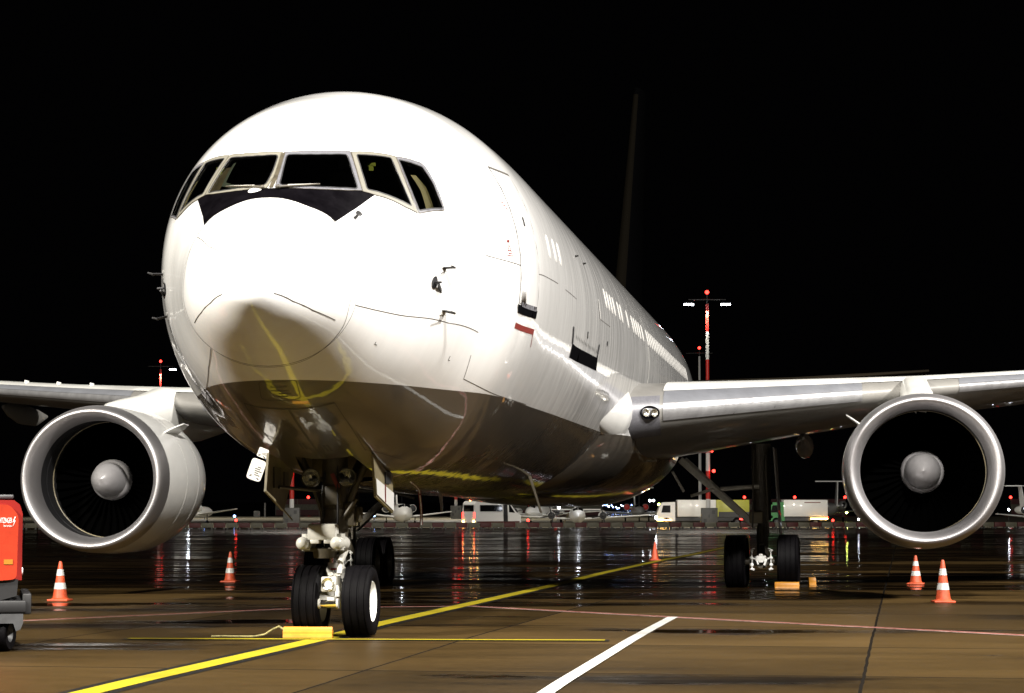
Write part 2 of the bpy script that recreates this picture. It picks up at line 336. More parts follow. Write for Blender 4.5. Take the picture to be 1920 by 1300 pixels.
# ------------------------------------------------------------ fuselage surface
TT = [0, .15, .45, .9, 1.4, 2.0, 2.8, 3.8, 5, 6.5, 8.5, 11.0]
SS = [math.sqrt(q) for q in TT]
TOPv = [3.971, 4.323, 4.701, 5.105, 5.451, 5.994, 6.499, 6.818, 7.097, 7.25, 7.277, 7.283]
BOTv = [3.971, 3.742, 3.527, 3.308, 3.069, 2.792, 2.534, 2.269, 2.018, 1.939, 1.898, 1.875]
WIDv = [0.0, .36, .667, .948, 1.162, 1.417, 1.765, 2.07, 2.393, 2.486, 2.504, 2.513]
ZWv = [3.971, 4.009, 4.037, 4.074, 4.152, 4.27, 4.489, 4.658, 4.651, 4.735, 4.799, 4.765]
NOSE = 4.60
def pchip(xk, yk):
    n = len(xk); h = [xk[i + 1] - xk[i] for i in range(n - 1)]; d = [(yk[i + 1] - yk[i]) / h[i] for i in range(n - 1)]; m = [0.] * n
    for i in range(1, n - 1):
        if d[i - 1] * d[i] > 0:
            w1 = 2 * h[i] + h[i - 1]; w2 = h[i] + 2 * h[i - 1]; m[i] = (w1 + w2) / (w1 / d[i - 1] + w2 / d[i])
    m[0] = d[0]; m[-1] = d[-1]
    def ev(x):
        i = 0
        while i < n - 2 and x > xk[i + 1]: i += 1
        t = (x - xk[i]) / h[i]
        return (2*t**3-3*t**2+1)*yk[i]+(t**3-2*t**2+t)*h[i]*m[i]+(-2*t**3+3*t**2)*yk[i+1]+(t**3-t**2)*h[i]*m[i+1]
    return ev
PT, PB, PW, PZ = [pchip(SS, q) for q in (TOPv, BOTv, WIDv, ZWv)]
TA = [36.5, 40, 44, 48, 51, 53.5]
tT = pchip(TA, [7.283, 7.27, 7.18, 6.95, 6.6, 6.15]); tB = pchip(TA, [1.875, 2.25, 3.1, 4.15, 4.95, 5.6])
tW = pchip(TA, [2.513, 2.40, 1.98, 1.35, .80, .22]); tZ = pchip(TA, [4.765, 4.85, 5.15, 5.55, 5.8, 5.88])
def prof(t):
    if t > 36.5: return tT(t), tB(t), tW(t), tZ(t)
    s = math.sqrt(max(0, min(t, 11.))); return PT(s), PB(s), PW(s), PZ(s)
def skin0(t, ph):
    a, b, ww, z = prof(t); c = math.cos(ph)
    return Vector((t - NOSE, ww * math.sin(ph), z + ((a - z) if c > 0 else (z - b)) * c))
def skin(t, ph, off=0.0):
    p = skin0(t, ph)
    if off:
        e = .004; dt = skin0(t + e, ph) - skin0(max(t - e, 1e-5), ph); dp = skin0(t, ph + e) - skin0(t, ph - e)
        n = dt.cross(dp); n = n.normalized()
        c = Vector((p.x, 0, prof(t)[3]))
        if n.dot(p - c) < 0: n = -n
        p = p + n * off
    return p
D2 = lambda L: [(t, R(a)) for t, a in L]
def inpoly(p, poly):
    x, y = p; ins = False; j = len(poly) - 1
    for i in range(len(poly)):
        xi, yi = poly[i]; xj, yj = poly[j]
        if (yi > y) != (yj > y) and x < (xj - xi) * (y - yi) / (yj - yi) + xi: ins = not ins
        j = i
    return ins
def rnd(poly, r, n=4, sc_=(1, 1)):
    out = []
    for i in range(len(poly)):
        p = Vector(poly[i]); a = Vector(poly[i - 1]); b = Vector(poly[(i + 1) % len(poly)])
        S = lambda q: Vector((q.x * sc_[0], q.y * sc_[1])); da = S(a - p); db = S(b - p)
        ra = min(r / da.length, .4); rb = min(r / db.length, .4); qa = p + (a - p) * ra; qb = p + (b - p) * rb
        for k in range(n + 1):
            t = k / n; q = (1 - t)**2 * qa + 2 * t * (1 - t) * p + t * t * qb; out.append((q.x, q.y))
    return out
def dens(poly, step):
    out = []
    for i in range(len(poly)):
        a = Vector(poly[i]); b = Vector(poly[(i + 1) % len(poly)]); n = max(1, int((b - a).length / step))
        for k in range(n): q = a + (b - a) * k / n; out.append((q.x, q.y))
    return out
def patch(mb, outer, holes=(), off=.004, step=.08, fn=skin):
    loops = [dens(outer, step)] + [dens(h, step) for h in holes]
    pts = []; edges = []
    for l in loops:
        b = len(pts); pts += [Vector(q) for q in l]; edges += [(b + i, b + (i + 1) % len(l)) for i in range(len(l))]
    x0 = min(q[0] for q in loops[0]); x1 = max(q[0] for q in loops[0]); y0 = min(q[1] for q in loops[0]); y1 = max(q[1] for q in loops[0])
    y = y0 + step / 2
    while y < y1:
        x = x0 + step / 2
        while x < x1:
            if inpoly((x, y), loops[0]) and not any(inpoly((x, y), h) for h in loops[1:]): pts.append(Vector((x, y)))
            x += step
        y += step
    vo, eo, fo, *_ = delaunay_2d_cdt(pts, edges, [], 0, 1e-6)
    V = [mb.v(fn(q.x, q.y, off)) for q in vo]
    for f in fo:
        c = sum((vo[i] for i in f), Vector((0, 0))) / len(f); c = (c.x, c.y)
        if inpoly(c, loops[0]) and not any(inpoly(c, h) for h in loops[1:]): mb.f([V[i] for i in f])
    return mb
def sline(mb, pts, wd, off=.003, fn=skin):
    """a flat line laid on the skin"""
    P = []
    for (t0, a0), (t1, a1) in zip(pts, pts[1:]):
        n = max(2, int(max(abs(t1 - t0) / .15, abs(a1 - a0) / R(4))) + 1)
        P += [(t0 + (t1 - t0) * i / n, a0 + (a1 - a0) * i / n) for i in range(n)]
    P.append(pts[-1]); Q = [fn(t, a, off) for t, a in P]; rs = []
    for i, q in enumerate(Q):
        d = (Q[min(i + 1, len(Q) - 1)] - Q[max(i - 1, 0)]).normalized(); nn = (fn(*P[i], off + .05) - q).normalized(); s_ = d.cross(nn).normalized() * wd / 2
        rs.append([q + s_, q - s_])
    mb.rings(rs, closed=False); return mb
mir = lambda L: [(t, -a) for t, a in L]

# ------------------------------------------------------------ AIRLINER
air = empty("airliner")
air.matrix_world = Matrix(((.990135, .139937, -.007143, -2.2431), (-.139866, .990124, .009614, 30.0217), (.008418, -.008520, .999928, 0), (0, 0, 0, 1)))
tag(air, "large white twin engine jet airliner parked nose on under the night floodlights", "airliner")

W1 = D2([(1.677,2.4),(1.702,2.6),(1.717,3.1),(1.724,4.0),(1.748,10.8),(1.798,17.2),(1.875,23.2),(1.981,28.5),(1.994,29.3),(1.993,30.1),(1.977,31.0),(1.844,36.5),(1.738,42.3),(1.723,42.9),(1.705,42.9),(1.684,42.3),(1.539,35.5),(1.415,28.2),(1.399,27.2),(1.384,26.1),(1.369,25.1),(1.268,16.2),(1.219,6.4),(1.225,5.2),(1.247,4.4),(1.283,4.0),(1.502,2.8)])
W2 = D2([(2.085,33.9),(2.099,33.5),(2.114,33.5),(2.128,33.8),(2.265,38.0),(2.281,38.4),(2.297,38.9),(2.313,39.3),(2.464,43.3),(2.477,43.7),(2.482,44.2),(2.478,44.7),(2.417,49.3),(2.377,53.9),(2.353,58.6),(2.346,63.2),(2.344,63.6),(2.336,63.6),(2.323,63.3),(2.261,61.4),(2.246,60.9),(2.23,60.4),(2.214,60.0),(2.073,55.6),(2.057,55.1),(2.041,54.6),(2.024,54.1),(1.843,48.0),(1.833,47.4),(1.831,46.8),(1.835,46.3),(1.943,40.1)])
W3 = D2([(2.573,46.8),(2.58,46.5),(2.589,46.5),(2.601,46.7),(2.892,52.4),(2.906,52.7),(2.915,53.1),(2.917,53.4),(2.932,59.1),(2.934,59.5),(2.933,59.9),(2.932,60.3),(2.914,64.5),(2.917,68.8),(2.914,69.1),(2.902,69.2),(2.882,69.2),(2.471,67.0),(2.455,66.8),(2.445,66.5),(2.441,66.2),(2.444,61.4),(2.466,56.5),(2.508,51.7)])
W1o = D2([(1.758,-1.5),(1.779,7.2),(1.832,15.1),(1.834,15.3),(1.836,15.4),(1.837,15.6),(1.935,23.3),(2.086,29.9),(1.947,35.4),(1.838,40.5),(1.749,45.8),(1.597,40.2),(1.472,34.1),(1.358,27.8),(1.355,27.6),(1.352,27.5),(1.349,27.3),(1.243,19.9),(1.17,11.7),(1.145,2.6),(1.501,-0.4)])
W2o = D2([(2.088,30.4),(2.376,39.1),(2.38,39.2),(2.384,39.3),(2.387,39.4),(2.572,44.4),(2.575,44.5),(2.575,44.7),(2.487,50.4),(2.432,56.1),(2.404,61.7),(2.401,67.4),(2.236,63.0),(2.092,58.3),(2.088,58.1),(2.084,58.0),(2.08,57.9),(1.882,51.9),(1.879,51.8),(1.875,51.6),(1.871,51.5),(1.753,46.4),(1.751,46.3),(1.751,46.0),(1.841,40.7),(1.951,35.6)])
W3o = D2([(2.573,45.2),(2.581,45.0),(2.591,44.9),(2.602,45.1),(2.918,50.7),(2.934,51.0),(2.947,51.3),(2.957,51.6),(2.981,52.6),(2.987,53.0),(2.991,53.3),(2.99,53.7),(2.984,59.7),(2.984,60.0),(2.983,60.4),(2.98,60.8),(2.949,69.7),(2.946,70.0),(2.934,70.1),(2.913,70.1),(2.449,67.9),(2.433,67.7),(2.423,67.5),(2.42,67.1),(2.42,61.7),(2.444,56.2),(2.493,50.8)])
W1o = [(t, max(a, R(.4))) for t, a in W1o]
panes = [W1, W2, W3]
outs = [W1o, W2o, W3o]
BAY = [(3.90, R(170)), (3.90, R(190)), (5.55, R(192.5)), (5.55, R(167.5))]

# nose and forward fuselage skin, with real openings for windows and nose gear bay
def nose_skin():
    mb = MB(AC); k = 2.2
    U = lambda t, a: Vector((math.sqrt(t) * k, a * 2))
    s0, s1 = math.sqrt(1.075) * k, math.sqrt(11.0) * k
    holes = [dens([tuple(U(t, a % (2 * pi))) for t, a in q], .05) for p_ in panes for q in (p_, mir(p_))] + [dens([tuple(U(*q)) for q in BAY], .1)]
    pts = []; edges = []
    for h in holes:
        b = len(pts); pts += [Vector(q) for q in h]; edges += [(b + i, b + (i + 1) % len(h)) for i in range(len(h))]
    ns, na = 64, 160
    for i in range(ns + 1):
        for j in range(na + 1):
            q = (s0 + (s1 - s0) * i / ns, 4 * pi * j / na)
            if not any(inpoly(q, h) for h in holes): pts.append(Vector(q))
    vo, eo, fo, *_ = delaunay_2d_cdt(pts, edges, [], 0, 1e-6)
    V = [mb.v(skin0((q.x / k)**2, q.y / 2)) for q in vo]
    for f in fo:
        c = sum((vo[i] for i in f), Vector((0, 0))) / len(f)
        if not any(inpoly((c.x, c.y), h) for h in holes): mb.f([V[i] for i in f])
    na = 160
    ts = [11 + i * 1.5 for i in range(17)] + [36.5, 38, 40, 42, 44, 46, 48, 49.5, 51, 52.3, 53.5]
    mb.rings([[skin0(t, 2 * pi * j / na) for j in range(na)] for t in ts], True, False, True)
    bmesh.ops.remove_doubles(mb.bm, verts=mb.bm.verts[:], dist=.0015)
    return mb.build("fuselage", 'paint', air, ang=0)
fus = nose_skin()
mb = MB(AC); na = 96
rs = [[skin0(q, 2 * pi * j / na) for j in range(na)] for q in [(1.069 * (i / 36)**2) for i in range(1, 37)]]
V = mb.rings(rs, True, False, False); tip = mb.v(skin0(0, 0))
for j in range(na): mb.f((tip, V[0][j], V[0][(j + 1) % na]))
rad = mb.build("radome", 'paint', air, ang=0)
mb = MB(AC)
for L_ in ([(.105, 101.6), (.269, 111.6), (.509, 116.2), (.86, 118.5)], [(.25, 37), (.55, 49), (1.02, 55.6)]):
    for M_ in (D2(L_), mir(D2(L_))): mb = MB(AC); sline(mb, M_, .010); mb.build("diverter_strip", 'seam', rad)

# panel gaps
SEAM = pchip([0, 25, 48, 64, 82, 103, 121, 141, 160, 180], [.94, .965, 1.083, 1.055, .97, .967, 1.03, 1.066, 1.095, 1.095])
def seam_t(a):
    d = abs(math.degrees(a) % 360); return SEAM(min(d, 360 - d))
mb = MB(AC)
sline(mb, [(seam_t(2 * pi * i / 72), 2 * pi * i / 72) for i in range(73)], .007, .002); mb.build("radome_seam", 'seam', air); mb = MB(AC)
DOORF = [(4.87, 55.6), (4.87, 99.2)]; DOORR = [(5.97, 57.0), (5.97, 99.4)]
sline(mb, D2(DOORF), .013); sline(mb, D2(DOORR), .013); sline(mb, D2([(4.87, 55.6), (5.97, 57.0)]), .04)
for q in ([(1.075, 103), (1.426, 104.51), (2.217, 106.81), (3.028, 109.5), (3.906, 110.75)], [(3.942, 117.96), (4.002, 121.98), (4.063, 125.5)], [(4.063, 125.5), (6.466, 126.0), (7.866, 126.0)],
          [(4.87, 88.0), (4.253, 87.74), (3.836, 87.41)], [(5.97, 89.23), (7.813, 89.87)], [(8.669, 90.1), (10.059, 89.86)],
          [(3.767, 164.71), (4.122, 161.49), (4.71, 157.8)], [(2.11, 158.86), (2.56, 160.89), (3.13, 162.75), (3.85, 164.9)], [(13.46, 89.79), (15.162, 89.5)], [(14.55, 89.65), (14.58, 99.67)]):
    sline(mb, D2(q), .009)
for q in ([(1.08, -138.48), (1.729, -136.84), (2.576, -136.85), (4.042, -133.81)], [(2.121, -157.51), (2.60, -160.5), (3.13, -162.5), (3.85, -165)]): sline(mb, D2(q), .011)
sline(mb, D2([(2.02, 180), (3.9, 180)]), .03); sline(mb, D2([(2.121, 202.5), (2.09, 196.5), (2.04, 188), (2.023, 180), (2.04, 172), (2.07, 165), (2.11, 158.9)]), .035)
hat = D2([(1.42, 190.5), (1.40, 168.5), (1.80, 171.5), (1.83, 192)])
hp = rnd(hat, .06, 4); sline(mb, hp + [hp[0]], .010)
for t in (1.52, 1.60, 1.66, 1.72): sline(mb, D2([(t, 174.5 + 40 * (t - 1.5) % 3), (t, 186 - 60 * (t - 1.5) % 5)]), .014)
for dt, da in ((3.2, 183.3), (3.2, 184.6), (3.3, 176.2), (3.3, 174.9)): sline(mb, D2([(dt, da), (dt + .26, da)]), .03)
mb.build("panel_gaps", 'seam', air)

# anti glare panel
AGR = D2([(1.382, 48.6), (1.639, 50.2), (1.882, 51.6), (1.745, 46.0), (1.536, 37.3), (1.354, 27.5), (1.202, 15.8), (1.145, 2.3)])
AG = [(seam_t(R(a)) + .004, R(a)) for a in range(-48, 49, 4)] + AGR + mir(AGR[::-1])
mb = MB(AC); patch(mb, AG, off=.004, step=.07); agp = mb.build("anti_glare_panel", 'agp', air, ang=0)
mb = MB(AC); patch(mb, D2([(1.065 + .075 + .062 * math.cos(k), -9.6 + 4.9 * math.sin(k)) for k in [i * pi / 9 for i in range(18)]]), off=.012, step=.03); mb.build("wiper_fairing", 'white', agp, ang=0)

# windows
mats_o = ['alu', 'cream', 'alu']
for i, (pn, ou) in enumerate(zip(panes, outs)):
    for side in (1, -1):
        P_ = pn if side > 0 else mir(pn); O_ = ou if side > 0 else mir(ou)
        big = [tuple(q) for q in P_]
        cx = sum(q[0] for q in big) / len(big); cy = sum(q[1] for q in big) / len(big)
        mb = MB(AC); patch(mb, [(cx + (t - cx) * 1.03, cy + (a - cy) * 1.03) for t, a in big], off=-.012, step=.06)
        pane = mb.build("cockpit_window", 'pane', air, ang=0)
        mb = MB(AC); patch(mb, O_, [P_], off=.007, step=.05)
        mb.build("window_frame", ('cream' if (side < 0 and i == 0) else mats_o[i]), pane, ang=0)
        mb = MB(AC); sline(mb, P_ + [P_[0]], .014, .010); mb.build("window_seal", 'black', pane, ang=0)
        mb = MB(AC); sline(mb, O_ + [O_[0]], .007, .0095); mb.build("frame_gap", 'gdark', pane, ang=0)
mb = MB(AC); sline(mb, D2([(1.15, 0), (1.745, 0)]), .05, .010); mb.build("windshield_post", 'gdark', air)
for side, L_ in ((1, [(1.13, 5), (1.19, 12.5), (1.40, 26)]), (-1, [(1.13, 5), (1.21, 13), (1.48, 30)])):
    a, b, c = [skin(t, R(p) * side, .03) for t, p in L_]
    mb = MB(AC); mb.tube(a, b, .016, .014, 8); mb.tube(b, c, .010, .010, 8); mb.sphere(a, .028)
    o = mb.build("windshield_wiper", 'gdark', air)
    mb = MB(AC); mb.tube(b + (a - b) * .3 + Vector((0, 0, .012)), c, .009, .009, 6); mb.build("wiper_blade", 'gwhite', o)

# cockpit inside
mb = MB(AC)
mb.rings([[skin0(t, 2 * pi * j / 48) * 1 - Vector((0, 0, 0)) + (Vector((t - NOSE, 0, 4.9)) - skin0(t, 2 * pi * j / 48)) * k for j in range(48)] for t, k in ((3.55, .05), (3.6, 1.0))], True, False, False)
mb.box((-2.3, 0, 4.75), (1.3, 2.0, .06)); mb.box((-2.70, 0, 5.10), (.42, 1.5, .14))
mb.box((-1.7, 0, 5.98), (.6, .8, .12)); mb.box((-2.25, .02, 5.0), (.8, .5, .5))
ck = mb.build("cockpit_interior", 'cockpit', air)
for s_ in (1, -1):
    mb = MB(AC); mb.box((-1.75, s_ * .56, 5.25), (.14, .52, .95), bev=.04); mb.box((-1.72, s_ * .56, 5.82), (.12, .28, .2), bev=.04)
    mb.box((-2.0, s_ * .56, 4.95), (.5, .5, .14), bev=.04); mb.build("pilot_seat", 'cockpit', ck)
    mb = MB(AC)
    q = [(2.86, 54), (2.93, 59.7), (2.90, 68.5), (2.72, 68.0), (2.78, 60), (2.76, 53)]
    patch(mb, [(t, R(a) * s_) for t, a in q], off=-.10, step=.05)
    mb.build("lining_reflection", 'tan', ck, ang=0)
mb = MB(AC); patch(mb, [(t + .03, -a) for t, a in W2], off=-.16, step=.08); mb.build("lining_reflection", mat("brown_reflection", (.055, .037, .014), .7, var=.6, vscale=4), ck, ang=0)  # brown reflection in this pane, painted on a patch behind it
mb = MB(AC); patch(mb, mir(D2([(1.44, 26.0), (1.70, 36.5), (1.95, 29.3), (1.93, 27.6), (1.70, 33.5), (1.48, 25.0)])), off=-.05, step=.05); mb.build("sill_trim", mat("green_grey_trim", (.05, .06, .045), .6), ck, ang=0)
mb = MB(AC); patch(mb, D2([(1.25, 5.5), (1.30, 5.2), (1.33, 12.5), (1.27, 13.5)]), off=-.05, step=.04); mb.build("glareshield_reflection", mat("grey_reflection", (.07, .075, .07), .6), ck, ang=0)  # pale glareshield reflection, painted as a strip behind the pane
for s_ in (-1, 1):
    mb = MB(AC)
    a = skin(2.30, R(40) * s_, -.12); mb.box(a, (.03, .10, .04)); mb.box(a + Vector((0.0, 0, -.04)), (.03, .05, .07)); mb.build("overhead_lamp", 'olive', ck)

# passenger door
mb = MB(AC); patch(mb, D2([(4.885, 56.2), (5.955, 57.6), (5.955, 99), (4.885, 98.8)]), off=.006, step=.12)
door = mb.build("cabin_door", 'paint', air, ang=0)
mb = MB(AC); patch(mb, D2([(5.40, 72.1), (5.47, 72.1), (5.46, 74.8), (5.39, 74.9)]), off=.012, step=.04); mb.build("door_handle", 'black', door)
mb = MB(AC); patch(mb, D2([(4.82, 99.2), (5.99, 99.6), (5.97, 101.9), (4.87, 101.5)]), off=.009, step=.05); mb.build("door_sill", 'sillb', door)
mb = MB(AC); patch(mb, D2([(4.98, 98.2), (5.88, 98.6), (5.88, 99.9), (4.98, 99.5)]), off=.016, step=.05); mb.build("scuff_plate", 'alu', door)
mb = MB(AC); sline(mb, D2([(4.88, 105.2), (6.05, 105.6)]), .075); sline(mb, D2([(6.0, 105.9), (6.12, 109.9)]), .03); mb.build("red_door_marking", 'red', air)
mb = MB(AC); patch(mb, D2([(4.47, 80.9), (4.54, 80.9), (4.53, 81.7), (4.46, 81.7)]), off=.006, step=.03)
tri = D2([(4.51, 82.4), (4.60, 85.8), (4.425, 85.9)]); sline(mb, tri + [tri[0]], .012); sline(mb, D2([(4.47, 84.3), (4.55, 84.3)]), .012); sline(mb, D2([(4.47, 85.2), (4.56, 85.2)]), .012)
for t, a in ((5.62, 79.0), (5.64, 79.7), (5.62, 80.4), (4.62, 68.5), (4.66, 69.4), (4.70, 70.4)): sline(mb, D2([(t, a), (t + .08, a + .1)]), .012)
mb.build("rescue_stencil", 'red', air)

# main deck cargo door lower edge and hinges
mb = MB(AC); patch(mb, D2([(10.03, 103.2), (10.40, 103.4), (13.40, 102.6), (13.50, 100.9), (13.74, 106.6), (10.03, 107.6)]), off=.006, step=.12)
cg = mb.build("cargo_door_sill", 'sillb', air, ang=0)
mb = MB(AC)
for q in ([(9.78, 98.5), (9.93, 98.5), (10.1, 103.3), (9.95, 103.3)], [(13.45, 98.1), (13.62, 98.0), (13.56, 101.2), (13.38, 101.1)], [(11.67, 96.7), (11.78, 96.6), (11.82, 98.7), (11.73, 98.8)], [(14.69, 95.2), (14.81, 95.0), (14.83, 96.6), (14.72, 96.8)]):
    mb = MB(AC); patch(mb, D2(q), off=.008, step=.05); mb.build("cargo_door_latch", 'black', cg)
mb = MB(AC)
for i in range(15):
    t = 10.35 + i * .205; sline(mb, D2([(t, 100.3), (t + .05, 101.2)]), .05)
mb.build("latch_window_row", 'cab', cg)
mb = MB(AC); sline(mb, D2([(13.36, 82.6), (13.36, 86.2), (13.46, 89.7)]), .09, .012); mb.build("door_edge_strip", 'plug', cg)

# blanked cabin windows (one plug, copied along the barrel)
mb = MB(AC)
def plug_rings(t0):
    pl = rnd(D2([(t0 - .10, 74.9), (t0 + .10, 74.9), (t0 + .10, 82.9), (t0 - .10, 82.9)]), .1, 4, (1, 2.5))
    cx, cy = t0, R(78.9); return [[skin(cx + (t - cx) * k, cy + (a - cy) * k, h) for t, a in pl] for k, h in ((1, .001), (.92, .006), (.45, .008), (.05, .009))]
mb.rings(plug_rings(15.0), True, False, True); plug = mb.build("cabin_window", 'plug', air, ang=0)
xs = [10.25, 10.75, 11.28, 11.80, 12.66, 13.20, 14.42, 15.48, 16.0, 16.54, 17.08, 17.72] + [18.9 + .535 * i for i in range(24)]
for i, x in enumerate(xs):
    o = plug if i == 0 else plug.copy()
    if i: C.objects.link(o)
    o.location = (0, x - (15.0 - NOSE), 0)
for t in (7.2, 7.83, 8.37):
    mb = MB(AC); mb.rings(plug_rings(t), True, False, True); mb.build("cabin_window", 'plug', air, ang=0)
mb = MB(AC); sline(mb, D2([(22.9, 70), (22.9, 84), (22.95, 91)]), .05, .012); sline(mb, D2([(23.2, 84), (23.2, 97), (22.9, 104)]), .10, .012); mb.build("aft_door_frame", 'plug', air)

# probes, antennas
def blade(name, t, a, h, ln, m='dark', lean=.3):
    p = skin(t, a); q = skin(t, a, h); mb = MB(AC); ax = Vector((1, 0, 0)); n = (q - p).normalized(); sd = ax.cross(n).normalized() * .02
    mb.rings([[p + sd * k for k in ()] or [p - ax * ln / 2, p + sd, p + ax * ln / 2, p - sd], [q + ax * (ln * lean) - ax * ln * .3, q + ax * ln * lean + sd * .5, q + ax * (ln * lean + ln * .3), q + ax * ln * lean - sd * .5]])
    return mb.build(name, m, air)
for t, ang in ((2.724, 89.6), (2.831, 105.2)):
    for s_ in (1, -1):
        a = R(ang) * s_; p = skin(t, a, -.01); q = skin(t, a, .14) + Vector((.03, 0, .0)); up = Vector((0, 0, .0))
        mb = MB(AC); ax = Vector((1, 0, 0))
        n = (q - p).normalized(); sd = ax.cross(n).normalized() * .022
        mb.rings([[p - ax * .06, p + sd * .7, p + ax * .06, p - sd * .7], [q - ax * .035, q + sd * .7, q + ax * .035, q - sd * .7]])
        mb.tube(q + ax * .04, q - ax * .18, .015, .009, 8)
        pr = mb.build("pitot_probe", 'black', air)
        mb = MB(AC); patch(mb, [(t - .09, a - .025), (t + .09, a - .025), (t + .09, a + .025), (t - .09, a + .025)], off=.006, step=.06); mb.build("probe_base", 'white', pr)
for s_ in (1, -1):
    a = R(94.0) * s_; p = skin(2.532, a, .012); q = skin(2.532, a, .10)
    mb = MB(AC); patch(mb, [(2.53 + .06 * math.cos(k), a + .040 * math.sin(k)) for k in [i * pi / 8 for i in range(16)]], off=.010, step=.04)
    mb.tube(p, q, .014); mb.box((p + q) / 2 + Vector((.10, 0, -.05)), (.22, .02, .05), Matrix.Rotation(R(20), 3, 'Y')); mb.build("angle_of_attack_vane", 'black', air)
p = skin(1.40, R(52.7)); q = skin(1.40, R(52.7), .09); mb = MB(AC); mb.tube(p, q, .018); mb.tube(q + Vector((-.07, 0, 0)), q + Vector((.06, 0, 0)), .028, .024, 10); mb.build("air_temperature_probe", 'black', air)
for t, a in ((10.98, 72.1), (12.08, 72.0)): blade("skin_fitting", t, R(a), .05, .12, 'dark')
blade("tail_camera_blister", 38.2, R(20), .16, .4, 'white')
a = skin(14.44, R(151.7)); mb = MB(AC); ax = Vector((1, 0, 0)); e_ = a + Vector((.55, .12, -.62))
mb.rings([[a + Vector((-.16, 0, 0)), a + Vector((0, .03, 0)), a + Vector((.16, 0, 0)), a + Vector((0, -.03, 0))], [e_ + Vector((-.07, 0, 0)), e_ + Vector((0, .02, 0)), e_ + Vector((.07, 0, 0)), e_ + Vector((0, -.02, 0))]]); mb.build("drain_mast", 'gdark', air)
blade("belly_antenna", 12.5, R(180), .26, .35, 'wing')
mb = MB(AC)
for t, a in ((1.721, 121.5), (3.423, 120.5)):
    sline(mb, D2([(t, a), (t, a + 1.4), (t + .05, a + 1.5)]), .010)
mb.build("drain_mark", 'seam', air)

# wing to body fairing under the belly
mb = MB(AC); rs = []
for x, hw, zb in ((10.0, .6, 2.02), (12, 1.6, 1.90), (14, 2.15, 1.85), (16, 2.5, 1.80), (20, 2.72, 1.78), (26, 2.65, 1.80), (30, 2.2, 1.86), (33, .8, 2.1)):
    rs.append([(x, hw * math.sin(2 * pi * j / 40), 3.25 + (3.25 - zb) * (math.cos(2 * pi * j / 40) if math.cos(2 * pi * j / 40) < 0 else .1 * math.cos(2 * pi * j / 40))) for j in range(40)])
mb.rings(rs); mb.build("wing_body_fairing", 'paint', air, ang=50)

# wings
def wdat(y):
    xl = 15.75 + .69 * (y - 3.2); zl = 3.60 + .100 * (y - 3.2)
    if y < 7.9: c = 10.0 + (6.3 - 10.0) * (y - 2.2) / 5.7
    else: c = 6.3 + (2.3 - 6.3) * (y - 7.9) / 15.7
    tc = .150 - .05 * min(1, (y - 2.2) / 9); inc = R(3.6 - 3.4 * (y - 2.2) / 21.4)
    return xl, zl, c, tc, inc
def wsec(y, xc, up, off=0):
    xl, zl, c, tc, inc = wdat(y)
    yt = 5 * tc * (.2969 * math.sqrt(xc) - .126 * xc - .3516 * xc**2 + .2843 * xc**3 - .1036 * xc**4)
    cam_ = .018 * math.sin(pi * xc)
    X = xc * c; Z = (cam_ + (yt if up else -yt)) * c
    if off:
        th = math.atan2(1.2 * (1 if up else -1) * max(.02, math.sqrt(xc)), .35 - min(.35, xc * 2)); X -= off * math.cos(th); Z += off * math.sin(th)
    return xl + X * math.cos(inc) + Z * math.sin(inc), zl - X * math.sin(inc) + Z * math.cos(inc)
XC = [0, .003, .01, .022, .04, .065, .10, .15, .22, .32, .45, .6, .75, .88, 1]
YS = [2.2, 2.8, 3.4, 4.5, 6, 7.2, 7.9, 9, 11, 14, 17, 20, 22.5, 23.3, 23.6]
